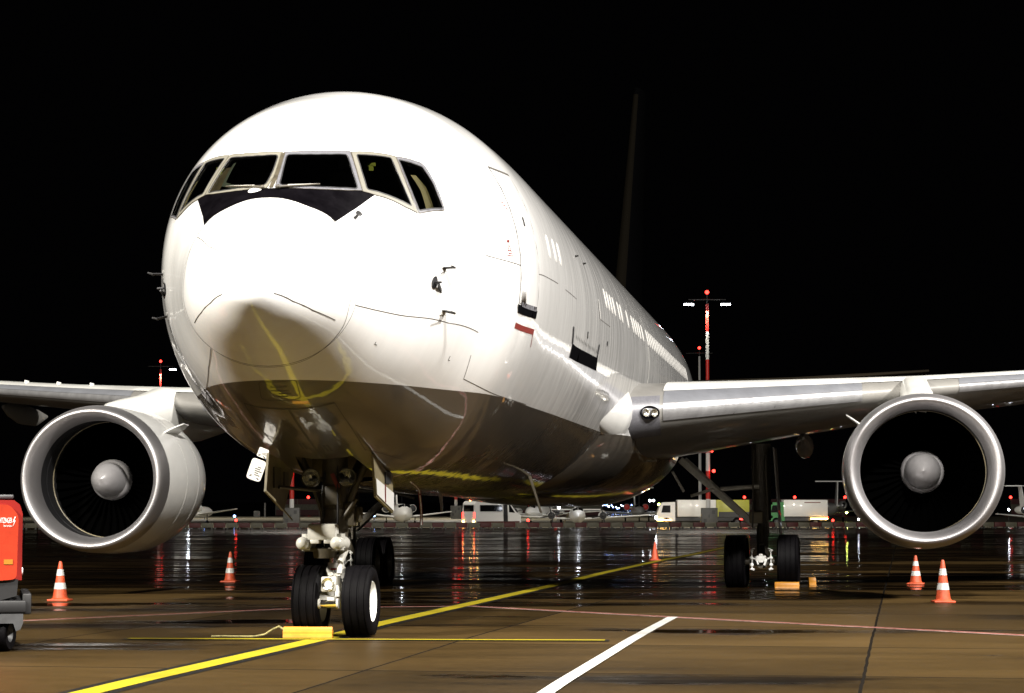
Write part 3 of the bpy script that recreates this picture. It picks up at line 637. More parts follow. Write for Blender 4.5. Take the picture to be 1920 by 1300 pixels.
for s_ in (1, -1):
    mb = MB(AC); rs = []
    for y in YS:
        pts = [(xc, True) for xc in XC[::-1]] + [(xc, False) for xc in XC[1:-1]]
        q = [wsec(y, *p) for p in pts]
        rs.append([(a, s_ * y, b) for a, b in q])
    mb.rings(rs); wing = mb.build("wing", 'wing', air, ang=60)
    for ya, yb in ((3.02, 6.85), (8.85, 22.6)):
        mb = MB(AC); rs = []; n = max(4, int((yb - ya) / .8))
        for i in range(n + 1):
            y = ya + (yb - ya) * i / n
            pts = [(xc, True) for xc in (.0045, .003, .001, 0)] + [(xc, False) for xc in (.001, .003, .006, .010)]
            rs.append([(a, s_ * y, b) for a, b in [wsec(y, *p, .016) for p in pts]])
        mb.rings(rs, closed=False); mb.build("leading_edge_slat", 'slat', wing, ang=60)
        mb = MB(AC); mb.rings([[(a, s_ * (ya + (yb - ya) * i / n), b + .014) for a, b in [wsec(ya + (yb - ya) * i / n, xc, True) for xc in (.004, .006, .010, .016, .022, .032, .045)]] for i in range(n + 1)], closed=False); mb.build("slat_upper_panel", 'slatp', wing, ang=60)
    mb = MB(AC); rs = []
    for ya, yb in ((3.0, 6.9), (6.9, 9.0), (9.0, 22.5)):
        n = 14
        for i in range(n + 1):
            y = ya + (yb - ya) * i / n; rs.append([(a, s_ * y, b + .018) for a, b in [wsec(y, xc, True) for xc in (.045, .065, .10, .15, .22, .32, .45, .6)]])
    mb.rings(rs, closed=False); mb.build("upper_wing_skin", 'wingwhite', wing, ang=60)
    for y in (5.6, 11.0, 14.0, 17.0):
        xl, zl, c, tc, inc = wdat(y); x0 = xl + c * .55; zt = wsec(y, .6, False)[1]
        mb = MB(AC); mb.rings([[(x0 + dx, s_ * y + r * .8 * math.cos(k * pi / 6), zt - .12 - dz + r * math.sin(k * pi / 6)) for k in range(12)] for dx, r, dz in ((0, .05, 0), (.5, .18, .05), (1.3, .26, .12), (2.3, .22, .16), (3.2, .04, .1))])
        mb.build("flap_track_fairing", 'wing', wing)
    for i in range(4):
        y = 10.4 + i * 1.0; xx, zz = wsec(y, .18, True); mb = MB(AC); mb.box((xx, s_ * y, zz + .03), (.25, .03, .06), bev=.01); mb.build("vortex_generator", 'wingwhite', wing)
    # root fillet with landing lights
    mb = MB(AC); rs = []
    for k in range(13):
        f = k / 12; x = 10.6 + f * 4.55; ry = .02 + .50 * f**1.6; yc = 1.96 + .16 * (1 - f); zc = 3.52 + .06 * f; rz = .10 + .56 * f**.8
        rs.append([(x, s_ * (yc + ry * math.cos(j * 2 * pi / 24)), zc + rz * math.sin(j * 2 * pi / 24)) for j in range(24)])
    rs.append([(15.9, s_ * (2.1 + .3 * math.cos(j * 2 * pi / 24)), 3.7 + .3 * math.sin(j * 2 * pi / 24)) for j in range(24)])
    mb.rings(rs); mb.build("wing_root_fillet", 'white', air, ang=60)
    mb = MB(AC); rs = []
    for i in range(7):
        y = 2.30 + .66 * i / 6
        pts = [(xc, True) for xc in (.02, .01, .004, 0)] + [(xc, False) for xc in (.004, .012, .03, .055)]
        rs.append([(a, s_ * y, b) for a, b in [wsec(y, *p, .05) for p in pts]])
    mb.rings(rs, closed=False); hs = mb.build("landing_light_housing", 'alu', wing, ang=60)
    xl, zl, *_ = wdat(2.76)
    ax = Vector((-.823, .568 * s_, 0)); al = Vector((.568, .823 * s_, 0)); c0 = Vector((xl - .01, s_ * 2.76, zl - .03)) + ax * .045
    mb = MB(AC); mb.lathe([(-.03, .001), (-.03, .18), (.012, .215), (.02, .20), (-.005, .175)], c0, ax, 32, .62); mb.build("light_recess", 'sillb', hs)
    for dy in (-.09, .09):
        mb = MB(AC); mb.lathe([(-.02, .001), (-.01, .045), (.018, .072), (.026, .077), (.026, .070)], c0 + al * dy, ax, 24); mb.build("lamp_bulb_reflector", 'ref', hs)

# engines
def engine(s_):
    O = Vector((14.10, s_ * 7.92, 2.345)); A_ = (1, 0, 0); q = .972
    mb = MB(AC); mb.lathe([(.42, 1.470), (.8, 1.488), (1.4, 1.497), (2.3, 1.49), (2.9, 1.44), (3.5, 1.33), (4.0, 1.19), (4.0, 1.13), (3.2, 1.1)], O, A_, 96, q)
    en = mb.build("engine", 'white', air, ang=40)
    mb = MB(AC); mb.lathe([(.55, 1.168), (.38, 1.174), (.22, 1.20), (.11, 1.235), (.04, 1.28), (.008, 1.315), (0, 1.34), (.012, 1.368), (.05, 1.398), (.13, 1.428), (.26, 1.455), (.415, 1.472)], O, A_, 96, q); mb.build("inlet_lip", 'lip', en, ang=60)
    mb = MB(AC); mb.lathe([(.55, 1.168), (.9, 1.172), (.9, 1.165), (1.5, 1.195), (1.62, 1.195)], O, A_, 96, q); mb.build("inlet_duct", 'duct', en)
    mb = MB(AC); mb.lathe([(1.30, 1.186), (1.31, 1.17), (1.33, 1.17), (1.34, 1.186)], O, A_, 96, q); mb.build("rub_strip", 'gtan', en)
    mb = MB(AC); n = 38
    for k in range(n):
        a = 2 * pi * k / n; rs = []
        for r, tw in ((.38, .25), (.75, .75), (1.17, 1.05)):
            d = Vector((0, math.sin(a), math.cos(a))); tn = Vector((0, math.cos(a), -math.sin(a))); ch = Vector((math.cos(tw), 0, 0)) + tn * math.sin(tw)
            c = O + Vector((1.5, 0, 0)) + d * r; rs.append([c - ch * .10, c + ch * .10])
        mb.rings(rs, closed=False)
    mb.lathe([(1.60, 1.19), (1.62, .9), (1.62, .3)], O, A_, 64, q); mb.build("fan", 'fan', en)
    mb = MB(AC); mb.lathe([(.66, 0.001), (.70, .10), (.80, .20), (.95, .285), (1.15, .335), (1.24, .345)], O, A_, 48, 1); sp = mb.build("spinner", 'spin', en, ang=60)
    mb = MB(AC); mb.lathe([(1.24, .33), (1.26, .37), (1.34, .40), (1.46, .41), (1.5, .3)], O, A_, 48, 1); mb.build("fan_hub", 'spin', sp, ang=60) if False else mb.build("fan_hub", 'spin', en, ang=60)
    mb = MB(AC); mb.lathe([(3.2, 1.05), (4.0, .92), (5.0, .70), (5.6, .52), (5.6, .45), (5.0, .4)], O, A_, 48); mb.lathe([(4.9, .38), (5.6, .30), (6.3, .02)], O, A_, 32); mb.build("exhaust_core", 'lip', en)
    for x, r in ((1.55, 1.499), (2.42, 1.487)):
        mb = MB(AC); mb.lathe([(x, r), (x + .004, r + .004), (x + .016, r + .004), (x + .02, r)], O, A_, 96, q); mb.build("cowl_seam", 'plug', en)
    ca = R(51); d = Vector((0, -s_ * math.sin(ca), math.cos(ca) * q)); tn = Vector((0, s_ * math.cos(ca), math.sin(ca))) * .012
    b0 = O + d * 1.485 + Vector((1.05, 0, 0)); mb = MB(AC)
    mb.rings([[b0 - tn, b0 + Vector((.95, 0, 0)) - tn, b0 + Vector((.95, 0, 0)) + d * .30 - tn, b0 + Vector((.55, 0, 0)) + d * .32 - tn, b0 + Vector((.2, 0, 0)) + d * .16 - tn],
              [b0 + tn, b0 + Vector((.95, 0, 0)) + tn, b0 + Vector((.95, 0, 0)) + d * .30 + tn, b0 + Vector((.55, 0, 0)) + d * .32 + tn, b0 + Vector((.2, 0, 0)) + d * .16 + tn]])
    mb.build("nacelle_strake", 'white', en)
    # pylon
    mb = MB(AC); rs = []
    for x, hw, zt, zb in ((15.0, .03, 3.78, 3.6), (15.5, .20, 3.88, 3.5), (16.4, .29, 4.0, 3.3), (17.6, .31, 4.14, 3.2), (18.8, .31, 4.36, 3.2), (19.6, .30, 4.40, 3.25), (21.5, .26, 4.2, 3.3), (24, .08, 3.9, 3.6)):
        r = []
        for j in range(20):
            a = 2 * pi * j / 20; c, e = math.cos(a), math.sin(a)
            r.append((x, s_ * 7.92 + hw * math.copysign(abs(c)**.6, c), (zt + zb) / 2 + (zt - zb) / 2 * math.copysign(abs(e)**.6, e)))
        rs.append(r)
    mb.rings(rs); mb.build("engine_pylon", 'wingwhite', air, ang=50)
engine(1); engine(-1)

# tail
mb = MB(AC); rs = []
for f in range(9):
    k = f / 8; z = 6.9 + (15.55 - 6.9) * k; xl = 37.9 + (45.75 - 37.9) * k; c = 8.0 + (3.4 - 8.0) * k; th = .105 * c
    pts = []
    for xc in XC[::-1]:
        yt = 5 * .105 * (.2969 * math.sqrt(xc) - .126 * xc - .3516 * xc**2 + .2843 * xc**3 - .1036 * xc**4) * c; pts.append((xl + xc * c, yt, z))
    for xc in XC[1:-1]:
        yt = 5 * .105 * (.2969 * math.sqrt(xc) - .126 * xc - .3516 * xc**2 + .2843 * xc**3 - .1036 * xc**4) * c; pts.append((xl + xc * c, -yt, z))
    rs.append(pts)
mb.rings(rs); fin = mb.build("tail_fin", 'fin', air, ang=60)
mb = MB(AC); rs = []
for k in (0.06, .97):
    z = 6.9 + 8.65 * k; xl = 37.9 + 7.85 * k; c = 8.0 - 4.6 * k; r = []
    for xc, sg in ((.018, 1), (.008, 1), (.003, 1), (0, 0), (.003, -1), (.008, -1), (.018, -1)):
        yt = 5 * .105 * (.2969 * math.sqrt(xc)) * c * sg; r.append((xl + xc * c - .012, yt * 1.05, z))
    rs.append(r)
mb.rings(rs, closed=False); mb.build("fin_leading_edge", mat("dull_leading_edge", (.0026, .0022, .0016), .7, spec=.0), fin, ang=60)
for s_ in (1, -1):
    mb = MB(AC); rs = []
    for k in (0, .5, 1):
        y = .6 + 8.7 * k; xl = 42.3 + 6.1 * k; c = 5.6 - 3.6 * k; z = 5.6 + .62 * k + (.1 if k == 1 else 0); pts = []
        for sg, seq in ((1, XC[::-1]), (-1, XC[1:-1])):
            for xc in seq:
                yt = 5 * .075 * (.2969 * math.sqrt(xc) - .126 * xc - .3516 * xc**2 + .2843 * xc**3 - .1036 * xc**4) * c; pts.append((xl + xc * c, s_ * y, z + sg * yt))
        rs.append(pts)
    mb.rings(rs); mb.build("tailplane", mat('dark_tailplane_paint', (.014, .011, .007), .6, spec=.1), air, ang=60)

# ---- wheels
def wheel(parent, c, r, wd, name="tyre", flat=.035, rimm='rim'):
    c = Vector(c); h = wd / 2; prof_ = [(-h * .80, r * .56), (-h * .98, r * .66), (-h, r * .80), (-h * .90, r * .91), (-h * .70, r * .975)]
    for k in (-.42, -.14, .14, .42):
        prof_ += [((k - .045) * wd * .9, r * .998), ((k - .03) * wd * .9, r * .975), ((k + .03) * wd * .9, r * .975), ((k + .045) * wd * .9, r * .998)]
    prof_ += [(h * .70, r * .975), (h * .90, r * .91), (h, r * .80), (h * .98, r * .66), (h * .80, r * .56)]
    mb = MB(AC); mb.lathe(prof_, c, (0, 1, 0), 56)
    zmin = c.z - r + flat
    for v in mb.bm.verts:
        if v.co.z < zmin: v.co.z = zmin
    t = mb.build(name, 'tyre', parent, ang=50)
    mb = MB(AC)
    for sd in (-1, 1): mb.lathe([(sd * h * .78, r * .57), (sd * h * .86, r * .55), (sd * h * .70, r * .50), (sd * h * .35, r * .40), (sd * h * .40, r * .22), (sd * h * .62, r * .18), (sd * h * .62, .001)], c, (0, 1, 0), 36)
    mb.build("wheel_rim", rimm, t, ang=40)
    return t

# ---- nose gear
mb = MB(AC)
mb.tube((0, 0, 1.05), (-.06, 0, 2.55), .15, .17, 20); mb.tube((0, 0, 1.38), (-.01, 0, 1.62), .20, .20, 20)
mb.tube((-.03, -.42, 2.42), (-.03, .42, 2.42), .08); mb.tube((.02, -.05, 1.75), (1.25, -.28, 2.6), .06); mb.tube((.02, .05, 1.75), (1.25, .28, 2.6), .06)
mb.tube((-.02, -.14, 1.65), (-.05, -.45, 2.3), .045); mb.tube((-.02, .14, 1.65), (-.05, .45, 2.3), .045)
mb.box((-.12, 0, 1.80), (.2, .22, .26), bev=.03); mb.tube((-.15, .12, 1.5), (-.15, .3, 1.75), .025); mb.tube((-.15, -.12, 1.5), (-.2, -.25, 1.9), .025)
mb.box((-.05, .2, 1.55), (.16, .14, .3), bev=.03); mb.box((-.02, .30, 1.55), (.1, .1, .2), bev=.02)
ng = mb.build("nose_gear", 'gdark', air)
mb = MB(AC); mb.tube((0, 0, .44), (0, 0, 1.08), .085, .085, 24); mb.build("oleo_piston", 'chrome', ng)
mb = MB(AC); mb.tube((0, 0, .40), (0, 0, .88), .11, .125, 20); mb.tube((0, 0, .74), (0, 0, .94), .135, .10, 20); mb.tube((0, -.3, .445), (0, .3, .445), .085)
mb.tube((-.02, .05, .55), (-.22, .08, .80), .035); mb.tube((-.02, -.05, .55), (-.22, -.02, .8), .035); mb.tube((-.22, .09, .80), (-.10, .10, 1.10), .035); mb.tube((-.2, .09, .95), (-.1, .14, 1.1), .05)
mb.build("lower_strut", 'gwhite', ng)
mb = MB(AC); patch(mb, [(a / 10, b / 10) for a, b in ((-.5, -.12), (.5, -.12), (.5, .12), (-.5, .12))], off=0, step=.03, fn=lambda u, v, o: Vector((-.137 * math.cos(u * 6), .137 * math.sin(u * 6), .86 + v))); mb.build("red_data_plate", 'red', ng)
mb = MB(AC); mb.box((-.30, -.10, 1.33), (.22, .37, .21), bev=.035); mb.box((-.33, -.19, 1.21), (.16, .12, .05), bev=.012); mb.box((-.33, -.01, 1.21), (.16, .12, .05), bev=.012); mb.build("steering_cover_box", 'gwhite', ng)
mb = MB(AC); mb.box((-.18, -.10, 1.11), (.26, .56, .05), bev=.012); mb.tube((-.2, -.10, 1.0), (-.2, -.10, 1.12), .14, .16, 20); mb.build("steering_collar", 'gdark', ng)
for y in (-.34, .10):
    mb = MB(AC); mb.sphere((-.42, y, 1.19), .083, 20, 14); mb.tube((-.40, y, 1.19), (-.12, y + .03, 1.19), .075, .085, 18); mb.tube((-.28, y + .02, 1.10), (-.28, y + .02, 1.31), .06, .06, 14)
    mb.build("steering_actuator", 'gwhite', ng)
mb = MB(AC); mb.box((-.38, -.01, .675), (.06, .19, .19), bev=.02); tl = mb.build("taxi_light", 'gwhite', ng)
mb = MB(AC); mb.lathe([(-.01, .0), (.0, .04), (.03, .075), (.035, .08), (.028, .085)], (-.40, -.01, .675), (-1, 0, 0), 24); mb.build("lamp_reflector", 'ref', tl)
mb = MB(AC); mb.tube((-.34, -.13, .43), (-.34, .09, .43), .045); tb = mb.build("tow_fitting", 'chrome', ng)
mb = MB(AC); mb.tube((-.34, -.15, .43), (-.34, -.125, .43), .065); mb.tube((-.34, .085, .43), (-.34, .11, .43), .065); mb.box((-.2, 0, .48), (.28, .10, .08), bev=.02); mb.tube((-.2, .06, .5), (-.12, .04, .64), .03); mb.build("tow_lug", 'gwhite', tb)
mb = MB(AC)
for dy, z0 in ((-.10, 2.1), (.06, 2.2)):
    mb.path([(-.18, dy, z0), (-.24, dy * 1.3, 1.8), (-.22, dy * 1.2, 1.5), (-.16, dy * .8, 1.05)], .013, 7)
mb.path([(-.20, .03, .84), (-.20, .10, .75), (-.12, .13, .60), (-.08, .12, .48)], .012, 7)
mb.build("brake_hose", 'black', ng)
wheel(ng, (0, -.325, .445), .462, .36); wheel(ng, (0, .325, .445), .462, .36)
for y in (-.285, .18):
    mb = MB(AC); mb.lathe([(-.10, .03), (-.06, .10), (.02, .128), (.035, .128), (.035, .112), (.02, .11)], (-.16, y, 2.02), (-1, 0, 0), 28); mb.tube((-.12, y, 2.02), (0, y * .4, 2.0), .03); ll = mb.build("landing_light", 'gdark', ng)
    mb = MB(AC); mb.lathe([(-.05, .001), (-.04, .05), (.0, .095), (.022, .112)], (-.16, y, 2.02), (-1, 0, 0), 28); mb.build("lamp_reflector", 'ref', ll)
    mb = MB(AC); mb.lathe([(.034, .001), (.030, .06), (.022, .112)], (-.16, y, 2.02), (-1, 0, 0), 28); mb.build("lamp_lens", 'lens', ll)
mb = MB(AC); mb.box((-.22, .04, 1.98), (.02, .05, .20), Matrix.Rotation(R(24), 3, 'X')); mb.build("red_pin_flag", 'red', ng)
# wheel bay liner
mb = MB(AC)
bq = [skin(t, a, 0) for t, a in BAY]
mb.rings([[q + Vector((0, -.002 * math.copysign(1, q.y), .004)) for q in bq], [Vector((q.x, q.y, 3.2)) for q in bq]], True, False, True)
for k in range(4): mb.tube((-.55 + k * .42, -.42, 2.9), (-.55 + k * .42, .42, 2.9), .03)
mb.build("nose_gear_bay", 'gtan', air)
def plate(name, pts, th, m, parent=air):
    mb = MB(AC); mb.prism(pts, (0, th, 0)); return mb.build(name, m, parent)
dp = plate("nose_gear_door", [(-.62, .585, 2.30), (-.52, .60, 1.77), (.60, .60, 1.57), (.80, .56, 2.12)], .03, 'gtan')
plate("white_door_skin", [(-.545, .630, 2.0), (-.52, .636, 1.80), (.585, .636, 1.595), (.66, .622, 1.83)], .008, 'white', dp)
mb = MB(AC); mb.tube((.0, .648, 1.93), (.0, .648, 1.70), .008); mb.build("red_door_stripe", 'red', dp)
mb = MB(AC); mb.box((.30, .612, 2.02), (.34, .03, .15)); mb.build("door_hatch", 'black', dp)
dp = plate("nose_gear_door", [(-.90, -.655, 2.32), (-1.02, -.66, 1.84), (-.15, -.645, 1.60), (.35, -.62, 2.16)], -.03, 'gtan')
mb = MB(AC); mb.box((-.55, -.635, 2.02), (.34, .02, .26)); mb.box((-.1, -.63, 2.0), (.22, .02, .2)); mb.tube((-.6, -.6, 1.9), (-.1, -.12, 1.85), .022); mb.build("door_rib", 'gdark', dp)
mb = MB(AC); mb.prism([(-1.02, -.66, 1.86), (-.16, -.64, 1.615), (-.20, -.52, 1.50), (-1.0, -.54, 1.74)], (0, 0, -.03)); mb.build("door_lip", 'gtan', dp)
pt = Vector((-.75, -.73, 2.22))
def placard(c, wd, h, tilt, lines, nm):
    mb = MB(AC); f = lambda u, v, o: Vector(c) + Vector((-o, 0, 0)) + Matrix.Rotation(tilt, 3, 'X') @ Vector((0, u, v))
    pl = rnd([(-wd / 2, -h / 2), (wd / 2, -h / 2), (wd / 2, h / 2), (-wd / 2, h / 2)], .05 * (h / .3), 4)
    mb.rings([[f(u, v, .0) for u, v in pl], [f(u, v, .012) for u, v in pl]]); o = mb.build(nm, 'stick', air)
    mb = MB(AC)
    for i in range(lines):
        v = h * .28 - i * h * .12; l = wd * (.25 + .12 * ((i * 7) % 3))
        mb.box(f(.03 - (i % 2) * .015, v * .8 - .02, .014), (.004, l, h * .045), Matrix.Rotation(tilt, 3, 'X'))
    mb.box(f(-wd * .25, -h * .32, .014), (.004, .03, .014), Matrix.Rotation(tilt + .6, 3, 'X')); mb.box(f(wd * .28, -h * .38, .014), (.004, .035, .014), Matrix.Rotation(tilt - .5, 3, 'X'))
    mb.build("placard_text", 'seam', o)
placard((-.80, -.84, 2.115), .19, .27, R(-20), 5, "ground_lock_placard"); placard((-.80, -.755, 2.325), .13, .12, R(-22), 3, "ground_lock_placard")

# ---- main gear
def main_gear(s_):
    Y = s_ * 4.65; mb = MB(AC)
    mb.tube((22.76, Y, .56), (22.76, Y, 1.7), .13, .13, 20); mb.tube((22.76, Y, 1.45), (22.7, Y, 3.15), .20, .22, 20)
    for z in (1.5, 1.8, 2.15, 2.6): mb.tube((22.76, Y, z), (22.76, Y, z + .06), .235, .235, 20)
    mb.tube((21.95, Y, .565), (23.57, Y, .565), .15, .15, 16); mb.tube((22.5, Y, 1.3), (22.2, Y, .95), .06); mb.tube((22.2, Y, .95), (22.6, Y, .68), .06)
    mb.tube((22.5, Y + .1, 2.9), (22.35, Y + .14, 1.1), .03); mb.tube((22.5, Y - .16, 3.0), (22.35, Y - .2, 1.3), .02)
    g_ = mb.build("main_gear", 'gdark', air)
    mb = MB(AC); mb.box((22.42, Y - s_ * .12, 1.52), (.10, .3, .26), bev=.03); mb.build("valve_block", 'gtan', g_)
    mb = MB(AC)
    for dx in (0, .28):
        a = Vector((22.5 + dx, s_ * (2.87 + dx * .25), 2.81)); b = Vector((22.5 + dx, s_ * 4.52, 1.32)); rotv = (b - a)
        ang = math.atan2(rotv.z, rotv.y); mb.box((a + b) / 2, (.10, rotv.length, .15), Matrix.Rotation(ang, 3, 'X'), bev=.02)
    mb.tube((22.45, s_ * 3.6, 2.15), (22.4, s_ * 3.1, 2.0), .035); mb.tube((22.5, s_ * 3.75, 2.15), (22.55, s_ * 4.6, 2.2), .05)
    mb.tube((22.4, s_ * 2.7, 2.55), (22.4, s_ * 2.95, 2.1), .03)
    mb.build("side_brace", 'gwhite' if s_ > 0 else 'gdark', g_)
    mb = MB(AC); mb.rings([[(22.2, Y + s_ * .27, 3.05), (23.3, Y + s_ * .30, 3.05), (23.1, Y + s_ * .40, 1.15), (22.5, Y + s_ * .38, 1.12)], [(22.2, Y + s_ * .30, 3.05), (23.3, Y + s_ * .33, 3.05), (23.1, Y + s_ * .43, 1.15), (22.5, Y + s_ * .41, 1.12)]]); mb.build("strut_door", 'wing', g_)
    for dx in (-.71, .71):
        for dy in (-.57, .57): wheel(g_, (22.76 + dx, Y + dy, .555), .582, .46, flat=.03, rimm='gdark')
    mb = MB(AC); mb.tube((22.05, Y - .57, .555), (22.05, Y + .57, .555), .08); mb.tube((23.47, Y - .57, .555), (23.47, Y + .57, .555), .08); mb.build("axle", 'gdark', g_)
    mb = MB(AC); x = 21.86
    mb.box((x + .05, Y - .02, .62), (.16, .22, .12), bev=.03); mb.box((x + .03, Y - .01, .70), (.12, .09, .06), bev=.02); mb.box((x + .03, Y - .01, .56), (.12, .10, .05), bev=.02)
    mb.tube((x, Y - .11, .62), (x - .02, Y - .07, .50), .02); mb.tube((x, Y + .11, .62), (x - .02, Y + .06, .48), .026); mb.tube((x, Y - .1, .66), (x, Y + .1, .66), .03)
    for sd in (-1, 1):
        for z, r in ((.80, .035), (.64, .038), (.49, .042), (.40, .03)):
            mb.sphere((x + .02, Y + sd * .21, z), r, 12, 8); mb.tube((x + .02, Y + sd * .17, z), (x + .02, Y + sd * .25, z), .013)
        mb.tube((x + .02, Y + sd * .205, .42), (x + .02, Y + sd * .205, .84), .013); mb.tube((x + .02, Y + sd * .13, .62), (x + .02, Y + sd * .2, .64), .018)
        mb.tube((x + .02, Y + sd * .20, .84), (x + .02, Y + sd * .14, .845), .012); mb.tube((x, Y + sd * .22, .40), (x - .03, Y + sd * .16, .39), .025)
    mb.build("brake_plumbing", 'rim', g_)
main_gear(1); main_gear(-1)

# ------------------------------------------------------------ loose things round the airliner
def chock(loc, rz, ln, hgt, wd, label, rope=False, grp="yellow wheel chocks"):
    r = empty("wheel_chock", loc, rz); tag(r, label, "wheel chock", grp)
    mb = MB(); sec = [(-wd / 2, 0), (-wd * .46, hgt * .28), (-wd * .42, hgt * .31), (-wd * .40, hgt * .55), (-wd * .34, hgt * .58), (-wd * .30, hgt * .8), (-wd * .2, hgt * .98), (-wd * .1, hgt), (wd * .1, hgt), (wd * .2, hgt * .98), (wd * .30, hgt * .8), (wd * .34, hgt * .58), (wd * .40, hgt * .55), (wd * .42, hgt * .31), (wd * .46, hgt * .28), (wd / 2, 0)]
    mb.rings([[(x, y * k, z * (1 if k == 1 else .97)) for y, z in sec] for x, k in ((-ln / 2, .94), (-ln / 2 + .015, 1), (ln / 2 - .015, 1), (ln / 2, .94))]); mb.build("chock_block", 'chock', r, ang=20)
    mb = MB(); mb.box((-ln / 2 - .004, 0, hgt * .5), (.012, wd * .3, hgt * .25)); mb.box((ln / 2 + .004, 0, hgt * .5), (.012, wd * .3, hgt * .25)); mb.build("end_plate", 'amber', r)
    if rope:
        mb = MB(); P = [(-ln / 2, 0, .10), (-ln / 2 - .06, .03, .135), (-ln / 2 - .14, .03, .10), (-ln / 2 - .24, .0, .035), (-ln / 2 - .36, -.05, .014), (-ln / 2 - .55, -.03, .012), (-ln / 2 - .72, .01, .012), (-ln / 2 - .9, -.02, .012)]
        for k, (a, b) in enumerate(zip(P, P[1:])): mb.tube(a, b, .013, .013, 8); mb.sphere(b, .0135, 8, 6)
        mb.build("pull_rope", 'rope', r)
    return r
chock((-2.565, 29.62, .013), R(-2), .62, .135, .17, "yellow chock with a pull rope in front of the nose wheel", True)
chock((5.92, 50.60, zg(50.60)), R(-8), .52, .14, .20, "yellow chock lying in front of the main wheel, seen lengthwise")
chock((6.80, 53.3, zg(53.3)), R(4), .16, .17, .20, "yellow chock showing its end beside the main wheel")

cone_lab = ["worn orange cone left of the picture beneath the engine nearest the red power unit", "red orange cone with two white bands standing beyond the left engine near the nose gear", "plain orange cone without clear bands standing beside the yellow taxi line",
            "small banded cone under the right engine, the farther of its pair", "tall banded orange cone under the right engine, the nearer of its pair"]
for k, (x, y, h) in enumerate(((-8.25, 42.93, .72), (-6.64, 55.4, .72), (5.11, 84.0, .66), (9.21, 53.62, .66), (7.72, 42.12, .76))):
    r = empty("traffic_cone", (x, y, zg(y)), random.uniform(-.3, .3)); tag(r, cone_lab[k], "traffic cone", "orange traffic cones round the airliner")
    rad_ = lambda z: (.145 - (.145 - .028) * (z / h))
    mb = MB(); mb.lathe([(0.035, .165), (.05, .15)] + [(z * h, rad_(z * h)) for z in (.08, .28, .46, .64, .80, .97)] + [(h, .02), (h - .02, .012)], (0, 0, 0), (0, 0, 1), 28); mb.build("cone_body", 'orange', r, ang=40)
    mb = MB(); mb.box((0, 0, .018), (.38, .38, .036), bev=.012); mb.build("cone_base", 'orange', r)
    if k != 2:
        for z0, z1 in ((.30, .46), (.64, .80)):
            mb = MB(); mb.lathe([(z0 * h, rad_(z0 * h) + .003), (z1 * h, rad_(z1 * h) + .003)], (0, 0, 0), (0, 0, 1), 28); mb.build("white_band", 'reflect', r)

# warning streamer hanging from the belly
r = empty("warning_streamer", (-2.2431 + 6.0 * .14, 30.0217 + 6.0 * .99, 1.36)); tag(r, "red and white warning streamer hanging from the airliner belly", "streamer")
mb = MB(); P = [(0, 0, .60), (-.012, 0, .45), (.006, 0, .30), (.015, 0, .16), (.012, 0, 0)]
mb.rings([[(x - .022, y - .004, z), (x + .022, y - .004, z), (x + .022, y + .004, z), (x - .022, y + .004, z)] for x, y, z in P]); mb.build("red_ribbon", 'red', r)
mb = MB(); mb.rings([[(x - .006, -.009, z), (x + .010, -.009, z), (x + .010, -.006, z), (x - .006, -.006, z)] for x, y, z in P[1:]]); mb.build("white_lettering_strip", 'stick', r)

# ground power unit at the left edge
gp_ = empty("ground_power_unit", (-5.62, 26.95, 0), R(13)); tag(gp_, "red orange towable ground power unit with white lettering on a grey chassis", "power unit")
mb = MB(); sec = [(0, .82), (0, 1.58), (-.03, 1.68), (-.10, 1.735), (-2.3, 1.76), (-2.3, .82)]
mb.rings([[(x, y, z) for x, z in sec] for y in (0, 1.45)]); 
body = mb.build("canopy", 'gpud', gp_, ang=20)
mb = MB(); pl = rnd([(-.06, .83), (-.045, 1.56), (-.15, 1.685), (-2.28, 1.70), (-2.28, .78), (-.5, .80)], .06, 4)
mb.rings([[(x, -.03, z) for x, z in pl], [(x, .02, z) for x, z in pl]]); mb.build("side_panel", 'gpu', body, ang=30)
mb = MB(); mb.box((-1.2, .70, 1.775), (2.2, 1.2, .05), bev=.02); mb.build("roof_cover", 'gpug', body)
mb = MB(); mb.prism([(-.04, 0.0, .83), (-.055, 0, .64), (-.28, 0, .58), (-2.3, 0, .58), (-2.3, 0, .83)], (0, 1.45, 0)); mb.build("lower_skirt", 'gpub', gp_)
mb = MB(); mb.box((-1.13, .70, .52), (2.36, 1.55, .14), bev=.02); mb.box((.06, .70, .55), (.10, 1.5, .24), bev=.02); mb.build("bumper_beam", 'gpub', gp_)
mb = MB(); mb.prism([(.02, -.06, .44), (.02, -.06, .33), (-.01, -.06, .26), (-.06, -.06, .24), (-.09, -.06, .33), (-.36, -.06, .33), (-.40, -.06, .20), (-2.3, -.06, .18), (-2.3, -.06, .44)], (0, 1.5, 0)); mb.build("chassis_frame", 'gpug', gp_)
for (x, y) in ((-.19, .12), (-.19, 1.2), (-1.85, -.04), (-1.85, 1.35)):
    c = Vector((x, y + .06, .215)); axl = (-.94, .34, 0) if x > -1 else (0, 1, 0); mb = MB(); mb.lathe([(-.08, .11), (-.085, .19), (-.06, .212), (0, .216), (.06, .212), (.085, .19), (.08, .11)], c, axl, 32); ty = mb.build("wheel", 'tyre', gp_, ang=50)
    mb = MB(); mb.lathe([(-.075, .112), (-.06, .10), (-.03, .07), (-.05, .03), (-.05, .001)], c, axl, 24); mb.build("hub", 'gpug', ty)
mb = MB()
mb.tube((.012, .08, .92), (-.02, .08, .92), .045, .045, 16); mb.build("tail_lamp", 'stick', gp_)
mb = MB(); mb.box((-.155, -.034, 1.03), (.10, .006, .055)); mb.build("amber_reflector", 'amber', gp_)
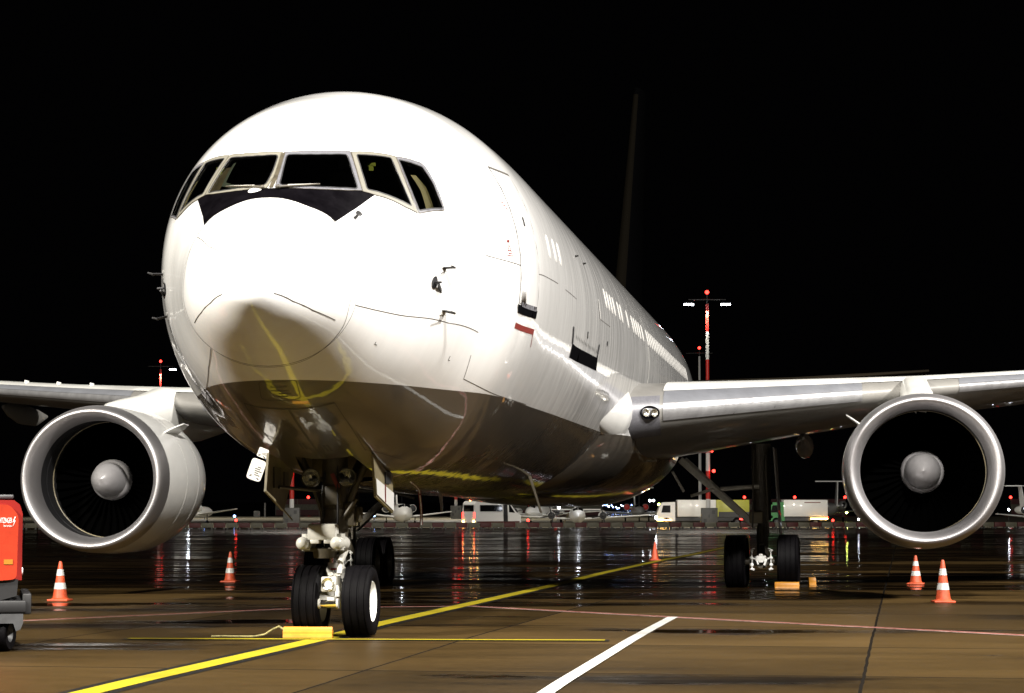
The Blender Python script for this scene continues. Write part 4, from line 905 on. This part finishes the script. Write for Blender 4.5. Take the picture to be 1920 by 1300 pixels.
def text(s, size, m, parent, M4, name, extr=.001, bold=.0):
    cu = bpy.data.curves.new(name, 'FONT'); cu.body = s; cu.size = size; cu.align_x = 'RIGHT'; cu.extrude = extr; cu.offset = bold
    o = bpy.data.objects.new("tmp", cu); C.objects.link(o); bpy.context.view_layer.update()
    me = bpy.data.meshes.new_from_object(o.evaluated_get(bpy.context.evaluated_depsgraph_get())); bpy.data.objects.remove(o)
    me.materials.clear(); me.materials.append(MT[m]); me.name = name
    n = bpy.data.objects.new(name, me); C.objects.link(n); n.parent = parent; n.matrix_local = M4
    return n
M4 = Matrix.Translation((-.118, -.033, 1.475)) @ Matrix.Rotation(pi / 2, 4, 'X') @ Matrix.Diagonal((.34, 1, 1, 1))
text("HITZINGER", .085, 'stick', gp_, M4, "maker_lettering", bold=.0)
text("Power is our business", .030, 'stick', gp_, Matrix.Translation((-.118, -.033, 1.432)) @ Matrix.Rotation(pi / 2, 4, 'X') @ Matrix.Diagonal((.36, 1, 1, 1)), "slogan_lettering")
mb = MB(); mb.prism([(x + .030, y, z) for x, y, z in ((-.118, -.034, 1.545), (-.142, -.034, 1.485), (-.124, -.034, 1.487), (-.140, -.034, 1.43), (-.110, -.034, 1.503), (-.127, -.034, 1.50), (-.108, -.034, 1.545))], (0, .003, 0)); mb.build("lightning_emblem", 'stick', gp_)

# ------------------------------------------------------------ red and white barrier row
n_b = 0; proto = {}
for i in range(90):
    x = -49.5 + i * 1.12
    if x > 50: break
    y = 220.7 + .10 * x - (0.002 * (x + 12)**2 if x < -12 else 0); red = i % 2 == 0
    if red not in proto:
        r = empty("barrier_block"); mb = MB(); mb.box((0, 0, .36), (1.07, .34, .44), bev=.03); mb.build("barrier_body", 'bred' if red else 'bwhite', r)
        
        for q in (-.42, .42): mb = MB(); mb.box((q, 0, .07), (.14, .30, .14)); mb.build("barrier_foot", 'dark', r)
        proto[red] = r
    else: r = copy_tree(proto[red])
    r.location = (x, y, -.864); r.rotation_euler = (0, 0, .10)
    tag(r, "dirty %s plastic barrier block in the low row across the far apron" % ("red" if red else "white"), "barrier", "%s barrier blocks across the apron" % ("red" if red else "white"))
def at(u, v, D):
    return ((u - 960) / FPX * D, D, CAM_H - (v - 940) / FPX * D)
for (u, v, lab) in ((444, 981, "red warning lamp on the barrier row left of the nose gear"), (990, 977, "red warning lamp on the barrier row beside the white minibus"), (1560, 976, "red warning lamp on the barrier row beside the right engine")):
    X, Y, Z = at(u, v, 219.5); r = empty("warning_lamp", (X, Y, -.30)); tag(r, lab, "warning lamp", "red lamps on the barrier row")
    mb = MB(); mb.tube((0, 0, 0), (0, 0, .12), .08); mb.build("lamp_base", 'dark', r)
    mb = MB(); mb.sphere((0, 0, .23), .13, 12, 8); mb.build("lamp_globe", 'em_red', r)

# ------------------------------------------------------------ light masts
def mast(u, D, h, label, heads=(-1, 1), bands=True, mids=True, cab=True, beacon=True, light=0):
    X = (u - 960) / FPX * D; zb = -.864; r = empty("light_mast", (X, D, zb)); tag(r, label, "light mast", "floodlight masts on the far apron")
    nb = 8; hh = h / nb
    for k in range(nb):
        mb = MB(); r0 = .24 - .10 * k / nb; mb.tube((0, 0, k * hh), (0, 0, (k + 1) * hh), r0, r0 - .0125, 16)
        mb.build("mast_section", ('mred' if k % 2 == 1 else 'mwhite') if bands else 'mwhite', r)
    mb = MB(); mb.tube((-1.9, 0, h + .45), (1.9, 0, h + .45), .06); mb.tube((0, 0, h), (0, 0, h + .9), .06); mb.build("cross_arm", 'dark', r)
    if heads:
        for s_ in heads:
            mb = MB(); mb.box((s_ * 1.85, 0, h + .08), (.95, .5, .14)); hd = mb.build("floodlight", 'dark', r)
            mb = MB(); mb.box((s_ * 1.85, -.1, h - .06), (.95, .45, .12)); mb.build("lit_lens", 'em_white', hd)
    if beacon: mb = MB(); mb.sphere((0, 0, h + 1.2), .20, 12, 8); mb.build("red_beacon", 'em_red', r)
    if mids:
        mb = MB(); mb.box((0, -.2, 7.45), (1.0, .1, .08)); br = mb.build("beacon_bracket", 'dark', r)
        for s_ in (-.38, .38): mb = MB(); mb.sphere((s_, -.28, 7.62), .14, 10, 8); mb.build("red_beacon", 'em_red', br)
        mb = MB(); mb.sphere((.55, -.3, 5.6), .17, 10, 8); mb.build("red_beacon", 'em_red', br)
    if cab:
        mb = MB(); mb.box((.05, -.6, 1.05), (1.62, .9, 1.75), bev=.02); mb.box((.05, -.6, .09), (1.5, .8, .18)); cb = mb.build("mast_cabinet", 'cab', r)
        for q in ((.45, 1.5, .3, .35), (-.4, .65, .3, .35), (0, 1.1, .12, .3)): mb = MB(); mb.box((q[0], -1.055, q[1]), (q[2], .01, q[3])); mb.build("cabinet_vent", 'dark', cb)
    if light:
        l = bpy.data.lights.new("mast_floodlight", 'SPOT'); l.energy = light; l.color = (1, .93, .80); l.shadow_soft_size = .5; l.spot_size = R(140); l.spot_blend = .25
        o = bpy.data.objects.new("mast_floodlight", l); C.objects.link(o); o.location = (X, D, zb + h - .6)
    return r
mast(1327, 235, 22.4, "tall red and white banded light mast with two lit heads beyond the right wing", light=16000)
mast(548, 235, 22.4, "red and white light mast whose grey base cabinet shows left of the nose gear", light=16000)
mast(855, 340, 22.4, "red and white light mast whose base shows behind the white minibus", light=25000)
mast(300, 350, 22.3, "red and white light mast rising over the left engine", heads=(1,), cab=False, light=16000)
mast(1312, 330, 23.0, "white light mast just left of the banded mast over the right wing", heads=(), bands=False, mids=False, cab=False)
for u, D, h, lab in ((754, 600, 14, "far slim lamp mast mostly hidden behind the airliner nose"), (1198, 520, 47, "very tall dark far mast with one red beacon behind the airliner tail")):
    X = (u - 960) / FPX * D; r = empty("lamp_mast", (X, D, -.864)); tag(r, lab, "light mast")
    mb = MB(); mb.tube((0, 0, 0), (0, 0, h), .2, .1); mb.build("mast_pole", 'dark', r)
    mb = MB(); mb.sphere((0, 0, h + .2), .3, 10, 8); mb.build("lamp_globe", 'em_red' if h > 20 else 'em_head', r)

# ------------------------------------------------------------ blast fences
for (u0, u1, lab) in ((518, 640, "red and white striped blast fence behind the nose gear"), (957, 1127, "red and white striped blast fence behind the parked turboprop"), (1395, 1583, "red and white striped blast fence behind the moving trucks"), (1893, 2010, "red and white striped blast fence at the right edge beyond the engine")):
    D = 430; x0 = (u0 - 960) / FPX * D; x1 = (u1 - 960) / FPX * D; r = empty("blast_fence", ((x0 + x1) / 2, D, -.864)); tag(r, lab, "fence"); L_ = x1 - x0
    for k, m in enumerate(('bred', 'bwhite', 'bred')):
        mb = MB(); mb.box((0, 0, .5 + k * 1.0), (L_, .12, .985)); mb.build("fence_panel", m, r)
    n = max(2, int(L_ / 3))
    for k in range(n + 1):
        mb = MB(); mb.box((-L_ / 2 + L_ * k / n, -.1, 1.5), (.12, .1, 3.0)); mb.build("fence_post", 'bwhite', r)
    for k in ((0, .5, 1) if u0 > 1300 else (.5,)):
        mb = MB(); mb.sphere((-L_ / 2 + L_ * k, 0, 3.3), .26, 10, 8); mb.build("red_beacon", 'em_red', r)

# small cabinets
for u, v0, v1, wpx, D, lab in ((483, 960, 970, 12, 380, "small pale utility cabinet on the far apron left of the nose gear"),):
    X = (u - 960) / FPX * D; r = empty("utility_cabinet", (X, D, -.864)); tag(r, lab, "cabinet")
    mb = MB(); mb.box((0, 0, .5), (1.0, .6, 1.0), bev=.03); mb.build("cabinet_box", 'wing', r); mb = MB(); mb.box((0, -.31, .5), (.8, .01, .8)); mb.build("cabinet_door", 'cab', r)
    mb = MB(); mb.tube((1.3, 0, 0), (1.3, 0, 2.3), .16); r2 = mb.build("steel_post", 'wing'); r2.location = r.location; tag(r2, "short grey steel post beside the small utility cabinet", "post")

# ------------------------------------------------------------ vehicles
def wheels_of(r, pts, rad_=.36):
    for x, y in pts:
        mb = MB(); mb.lathe([(-.12, .2), (-.13, rad_ * .85), (-.08, rad_), (.08, rad_), (.13, rad_ * .85), (.12, .2)], (x, y, rad_), (0, 1, 0), 20); t = mb.build("wheel", 'tyre', r)
        mb = MB(); mb.lathe([(-.125, .21), (-.09, .001)], (x, y, rad_), (0, 1, 0), 16); mb.lathe([(.125, .21), (.09, .001)], (x, y, rad_), (0, 1, 0), 16); mb.build("rim", 'gpug', t)
# minibus: built along +x, then turned
X, Y, _ = at(922, 960, 231); r = empty("minibus", (X, Y, -.864), R(42)); tag(r, "white minibus with lit tail lamps and an open side door, parked behind the barriers", "minibus")
mb = MB(); sec = [(-3.0, .42), (-3.02, 1.2), (-2.95, 2.3), (-2.8, 2.55), (-2.6, 2.62), (1.2, 2.62), (1.55, 2.5), (2.35, 1.55), (2.95, 1.25), (3.02, .8), (3.0, .42)]
mb.rings([[(x, y * (1 - .10 * max(0, (z - 1.3) / 1.3)), z) for x, z in sec] for y in (-.98, .98)]); body = mb.build("van_body", 'bgpaint', r, ang=25)
mb = MB(); mb.box((-.9, -.965, 1.9), (2.9, .03, .62), Matrix.Rotation(R(-4.5), 3, 'X')); mb.box((-3.0, 0, 1.9), (.06, 1.45, .62), bev=.02); mb.prism([(1.45, -.97, 1.5), (2.2, -.985, 1.45), (1.62, -.93, 2.2), (1.45, -.92, 2.25)], (0, .02, 0)); mb.build("window", 'glassd', body)
mb = MB(); mb.box((.98, -.955, 1.45), (.55, .03, 1.75), Matrix.Rotation(R(-3), 3, 'X')); mb.build("open_doorway", 'black', body)
mb = MB(); mb.box((0, -.99, .55), (5.6, .02, .14)); mb.build("dark_sill_stripe", 'bred', body)
for y in (-.86, .86):
    mb = MB(); mb.box((-3.03, y, 1.2), (.06, .16, .55)); mb.build("tail_lamp", 'em_red', r)
    mb = MB(); mb.box((-3.04, y * .9, .62), (.06, .22, .12)); mb.build("rear_reflector", 'em_amber', r)
mb = MB(); mb.box((-2.3, -.5, 2.68), (.16, .16, .1)); mb.box((-2.3, .5, 2.68), (.16, .16, .1)); mb.build("roof_lamp", 'em_amber', r)
wheels_of(r, ((-1.9, -.84), (1.9, -.84), (-1.9, .84), (1.9, .84)))
def box_truck(u0, u1, D, label, cols, name="box_truck", cabm='bgpaint'):
    x0 = (u0 - 960) / FPX * D; x1 = (u1 - 960) / FPX * D; L_ = x1 - x0; r = empty(name, ((x0 + x1) / 2, D, -.864)); tag(r, label, "truck"); h = L_ / 2
    for k, (a, b, m) in enumerate(cols):
        mb = MB(); mb.box((-h + (a + b) / 2 * L_, 0, 1.85), ((b - a) * L_ - .02, 2.4, 1.75), bev=.04); mb.build("cargo_box", m, r)
    mb = MB(); cl = 1.9; sec = [(-h, .5), (-h - .02, 1.25), (-h + .35, 2.25), (-h + .6, 2.45), (-h + cl, 2.5), (-h + cl, .5)]
    mb.rings([[(x, y, z) for x, z in sec] for y in (-1.15, 1.15)]); cb = mb.build("cab", cabm, r, ang=25)
    mb = MB(); mb.prism([(-h + .45, -1.16, 1.4), (-h + .62, -1.16, 2.15), (-h + 1.4, -1.16, 2.15), (-h + 1.4, -1.16, 1.4)], (0, .02, 0)); mb.build("side_window", 'glassd', cb)
    mb = MB(); mb.box((.2, 0, .72), (L_ - .6, 2.0, .35)); mb.build("chassis", 'gpug', r)
    wheels_of(r, ((-h + 1.0, -1.05), (h - 1.3, -1.05), (-h + 1.0, 1.05), (h - 1.3, 1.05)), .45)
    for y in (-.9, .9):
        mb = MB(); mb.sphere((-h - .03, y, .85), .16, 10, 8, (.5, 1, 1)); mb.build("headlamp", 'em_head', r)
        mb = MB(); mb.box((h + .02, y, .9), (.06, .3, .14)); mb.build("tail_lamp", 'em_red', r)
    return r
r = box_truck(1230, 1402, 246, "long white truck with yellow rear body driving behind the main gear", ((.22, .64, 'bgpaint'), (.64, 1.0, 'yellowp')))
mb = MB(); mb.box((-4.1, -1.2, .62), (1.4, .04, .10)); mb.build("side_marker_lamp", 'em_amber', r)
mb = MB(); mb.box((4.2, -1.22, .72), (.85, .04, .14)); mb.build("side_marker_lamp", 'em_red', r)
mb = MB(); mb.box((3.2, -1.205, 1.2), (3.2, .02, .55)); mb.build("dark_green_skirt", 'dark', r)
r = box_truck(1434, 1548, 248, "shorter white box truck with green cab driving ahead of the right engine", ((.28, 1.0, 'bgpaint'),), cabm='greenp')
mb = MB(); mb.box((2.3, -1.2, .75), (1.8, .04, .12)); mb.build("side_marker_lamp", 'em_amber', r)
mb = MB(); mb.box((1.6, -1.215, 2.45), (1.7, .02, .08)); mb.build("red_stripe", 'red', r)

# ------------------------------------------------------------ light aircraft on the far apron (nose towards -y before turning)
def plane(name, u, D, rz, span, fl, label, engines='prop', tail='T', wz=.95, lamp_=None, fr=.75, covers=False, dih=.07):
    X = (u - 960) / FPX * D; r = empty(name, (X, D, -.864), rz); tag(r, label, "light aircraft")
    cz = wz + fr * .55; mb = MB(); rs = []
    for f, k, dz in ((-.5, .05, -.1), (-.47, .35, -.08), (-.42, .62, -.03), (-.34, .88, 0), (-.25, 1, 0), (.1, 1, 0), (.3, .7, .12), (.45, .28, .3), (.5, .08, .36)):
        rs.append([(fr * k * math.cos(j * pi / 10), f * fl, cz + dz + fr * k * math.sin(j * pi / 10)) for j in range(20)])
    mb.rings(rs); fu = mb.build("fuselage", 'bgpaint', r, ang=50)
    mb = MB()
    for s_ in (-1, 1): mb.prism([(s_ * .04, -.385 * fl, cz + fr * .66), (s_ * fr * .62, -.36 * fl, cz + fr * .55), (s_ * fr * .66, -.33 * fl, cz + fr * .80), (s_ * .04, -.34 * fl, cz + fr * .99)], (0, -.06, .03))
    mb.build("windshield", 'glassd', fu)
    for s_ in (-1, 1):
        mb = MB(); rs = []
        for y, c in ((fr * .6, 1.9), (span / 2, .95)):
            z = wz + dih * y; x0 = -.5 * c + .1 * y - .4; rs.append([(s_ * y, x0 + q * c, z + t * c) for q, t in ((0, 0), (.08, .055), (.3, .075), (.6, .05), (1, 0), (.6, -.035), (.3, -.05), (.08, -.04))])
        mb.rings(rs); mb.build("wing", 'bgpaint', r, ang=50)
    fh = cz + (2.9 if tail == 'T' else 2.3)
    mb = MB(); mb.rings([[(s_, y, z) for s_, y, z in ((.06, .36 * fl, cz + .3), (.06, .49 * fl, cz + .35), (.05, .54 * fl, fh), (.05, .47 * fl, fh), (-.05, .47 * fl, fh), (-.05, .54 * fl, fh), (-.06, .49 * fl, cz + .35), (-.06, .36 * fl, cz + .3))][:4], [(-s_, y, z) for s_, y, z in ((.06, .36 * fl, cz + .3), (.06, .49 * fl, cz + .35), (.05, .54 * fl, fh), (.05, .47 * fl, fh))]]); mb.build("fin", 'bgpaint', r)
    tz = fh if tail == 'T' else cz + .5; hs = span * .17
    mb = MB(); mb.prism([(-hs, .50 * fl, tz), (0, .45 * fl, tz), (hs, .50 * fl, tz), (hs, .55 * fl, tz), (0, .55 * fl, tz), (-hs, .55 * fl, tz)], (0, 0, .10)); mb.build("tailplane", 'bgpaint', r)
    for s_ in (-1, 1):
        if engines == 'prop':
            ex = s_ * span * .165; ez = wz + dih * abs(ex) + .25
            mb = MB(); mb.lathe([(-2.1, .10), (-2.05, .30), (-1.6, .42), (0, .42), (1.0, .12)], (ex, 0, ez), (0, 1, 0), 16, cap=True); e = mb.build("engine_nacelle", 'bgpaint', r, ang=50)
            mb = MB(); mb.lathe([(-2.16, .33), (-2.10, .36), (-2.0, .36)], (ex, 0, ez), (0, 1, 0), 16, cap=True); mb.build("dark_intake", 'black', e)
            mb = MB()
            for k in range(4):
                a = k * pi / 2 + .2; d = Vector((math.cos(a), 0, math.sin(a))); t = Vector((-d.z, .4, d.x)) * .07; c0 = Vector((ex, -2.25, ez)); mb.rings([[c0 + d * .1 - t, c0 + d * .1 + t], [c0 + d * 1.15 - t * .7, c0 + d * 1.15 + t * .7]], closed=False)
            mb.sphere((ex, -2.25, ez), .16, 10, 8, (1, 1.6, 1)); mb.build("propeller", 'dark', e)
        elif engines == 'jet':
            ex = s_ * (fr + .42); ez = cz + .45
            mb = MB(); mb.lathe([(-.9, .36), (-.95, .40), (-.7, .44), (.3, .42), (1.0, .30)], (ex, .22 * fl, ez), (0, 1, 0), 18); mb.tube((ex, .22 * fl, ez), (s_ * fr * .5, .22 * fl, ez - .1), .12); e = mb.build("engine_nacelle", 'bgpaint', r, ang=50)
            mb = MB(); mb.lathe([(-.93, .37), (-.98, .30), (-.99, .001)], (ex, .22 * fl, ez), (0, 1, 0), 18); mb.build("intake_cover" if covers else "dark_intake", 'mred' if covers else 'black', e)
        mb = MB(); gx = s_ * (span * .165 if engines == 'prop' else 1.5); mb.tube((gx, .1, .3), (gx, .1, wz + .1), .06); lg = mb.build("main_leg", 'gdark', r)
        mb = MB(); mb.tube((gx - .09, .1, .27), (gx + .09, .1, .27), .27, .27, 18); mb.build("wheel", 'tyre', lg)
    mb = MB(); mb.tube((0, -.36 * fl, .25), (0, -.34 * fl, cz - fr * .6), .05); ngl = mb.build("nose_leg", 'gdark', r)
    mb = MB(); mb.tube((-.07, -.36 * fl, .22), (.07, -.36 * fl, .22), .22, .22, 16); mb.build("wheel", 'tyre', ngl)
    if lamp_:
        for p in lamp_: mb = MB(); mb.sphere(p, .16, 10, 8); mb.build("position_lamp", 'em_head', r)
    return r
p = plane("turboprop_plane", 1081, 236, 0, 15.6, 13, "white twin turboprop light aircraft facing the camera with its airstair down", 'prop', 'low', .75, [(-7.75, -.3, 1.3), (0, -6.3, 2.75)], .78, dih=.06)
mb = MB(); mb.prism([(-1.45, -1.0, .2), (-.9, -1.0, 1.4), (-.8, -1.0, 1.4), (-1.3, -1.0, .2)], (0, .7, 0)); mb.build("airstair", 'tan', p)
plane("turboprop_plane", 1012, 262, R(-14), 14.5, 12, "white twin turboprop light aircraft half hidden left of the facing one", 'prop', 'low', 1.0, [(3.0, -3.6, 1.9)], .75)
plane("business_jet", 752, 245, R(8), 10.6, 11, "small white jet with raised wings parked behind the red and white streamer", 'jet', 'low', .85, None, .95, dih=.12)
plane("business_jet", 1194, 300, 0, 15, 14, "white business jet with round red intake covers beyond the turboprop", 'jet', 'T', .95, None, .78, covers=True)
plane("business_jet", 1553, 292, R(180), 14, 13, "dark T tailed light jet seen above the trucks beside the right engine", 'jet', 'T', 1.0, None, .7).scale = (1.15, 1.15, 1.15)
plane("business_jet", 366, 250, R(165), 9.5, 10, "small T tailed light jet whose tail shows right of the left engine", 'jet', 'T', 1.1, [(-.6, 3.0, 1.55)], .6, dih=.14)
plane("business_jet", 1950, 240, R(10), 9.6, 11, "white light jet whose wing tips show at the right edge beyond the engine", 'jet', 'T', .8, [(-3.3, -4, 1.9)], .8, dih=.10)

# ------------------------------------------------------------ far field lights
k = 0
for (u, v, D, m, lab) in ((385, 968, 330, 'em_blue', "blue taxiway light below the small jet wing"), (441, 968, 330, 'em_blue', "blue taxiway light right of the small jet wing"), (702, 967, 330, 'em_blue', "blue taxiway light right of the nose gear"),
        (1586, 961, 300, 'em_yel', "yellow green field light beside the right engine"), (1608, 974, 240, 'em_head', "white field light low beside the right engine"), (1889, 956, 260, 'em_head', "violet white field light at the right edge"),
        (1218, 939, 600, 'em_head', "left of two white far lights beside the business jet"), (1225, 939, 600, 'em_head', "right of two white far lights beside the business jet"), (1235, 946, 500, 'em_yel', "yellow far light left of the long truck"), (1205, 918, 700, 'em_head', "upper white far light above the business jet"), (936, 933, 700, 'em_head', "white far light over the minibus roof"), (1070, 931, 650, 'em_head', "white far light over the facing turboprop")):
    X, Y, Z = at(u, v, D); r = empty("field_light", (X, Y, -.864)); tag(r, lab, "airfield light", "single airfield lights"); hz = Z + .864
    mb = MB(); mb.tube((0, 0, 0), (0, 0, hz - .1), .04, .04, 8); mb.build("light_stem", 'dark', r); mb = MB(); mb.sphere((0, 0, hz), .12 * D / 260, 10, 8); mb.build("light_globe", m, r)
for i in range(16):
    u = 1130 + i * 3.9 + random.uniform(-1, 1); v = 947 + random.uniform(0, 7); D = 520 + i * 12; X, Y, Z = at(u, v, D)
    r = empty("taxiway_light", (X, Y, -.864)); tag(r, "tiny blue white light in the far cluster between the two parked planes", "airfield light", "far taxiway lights"); hz = Z + .864
    mb = MB(); mb.tube((0, 0, 0), (0, 0, max(.05, hz - .1)), .04, .04, 6); mb.build("light_stem", 'dark', r); mb = MB(); mb.sphere((0, 0, hz), .13, 8, 6); mb.build("light_globe", 'em_blue' if i % 3 else 'em_head', r)
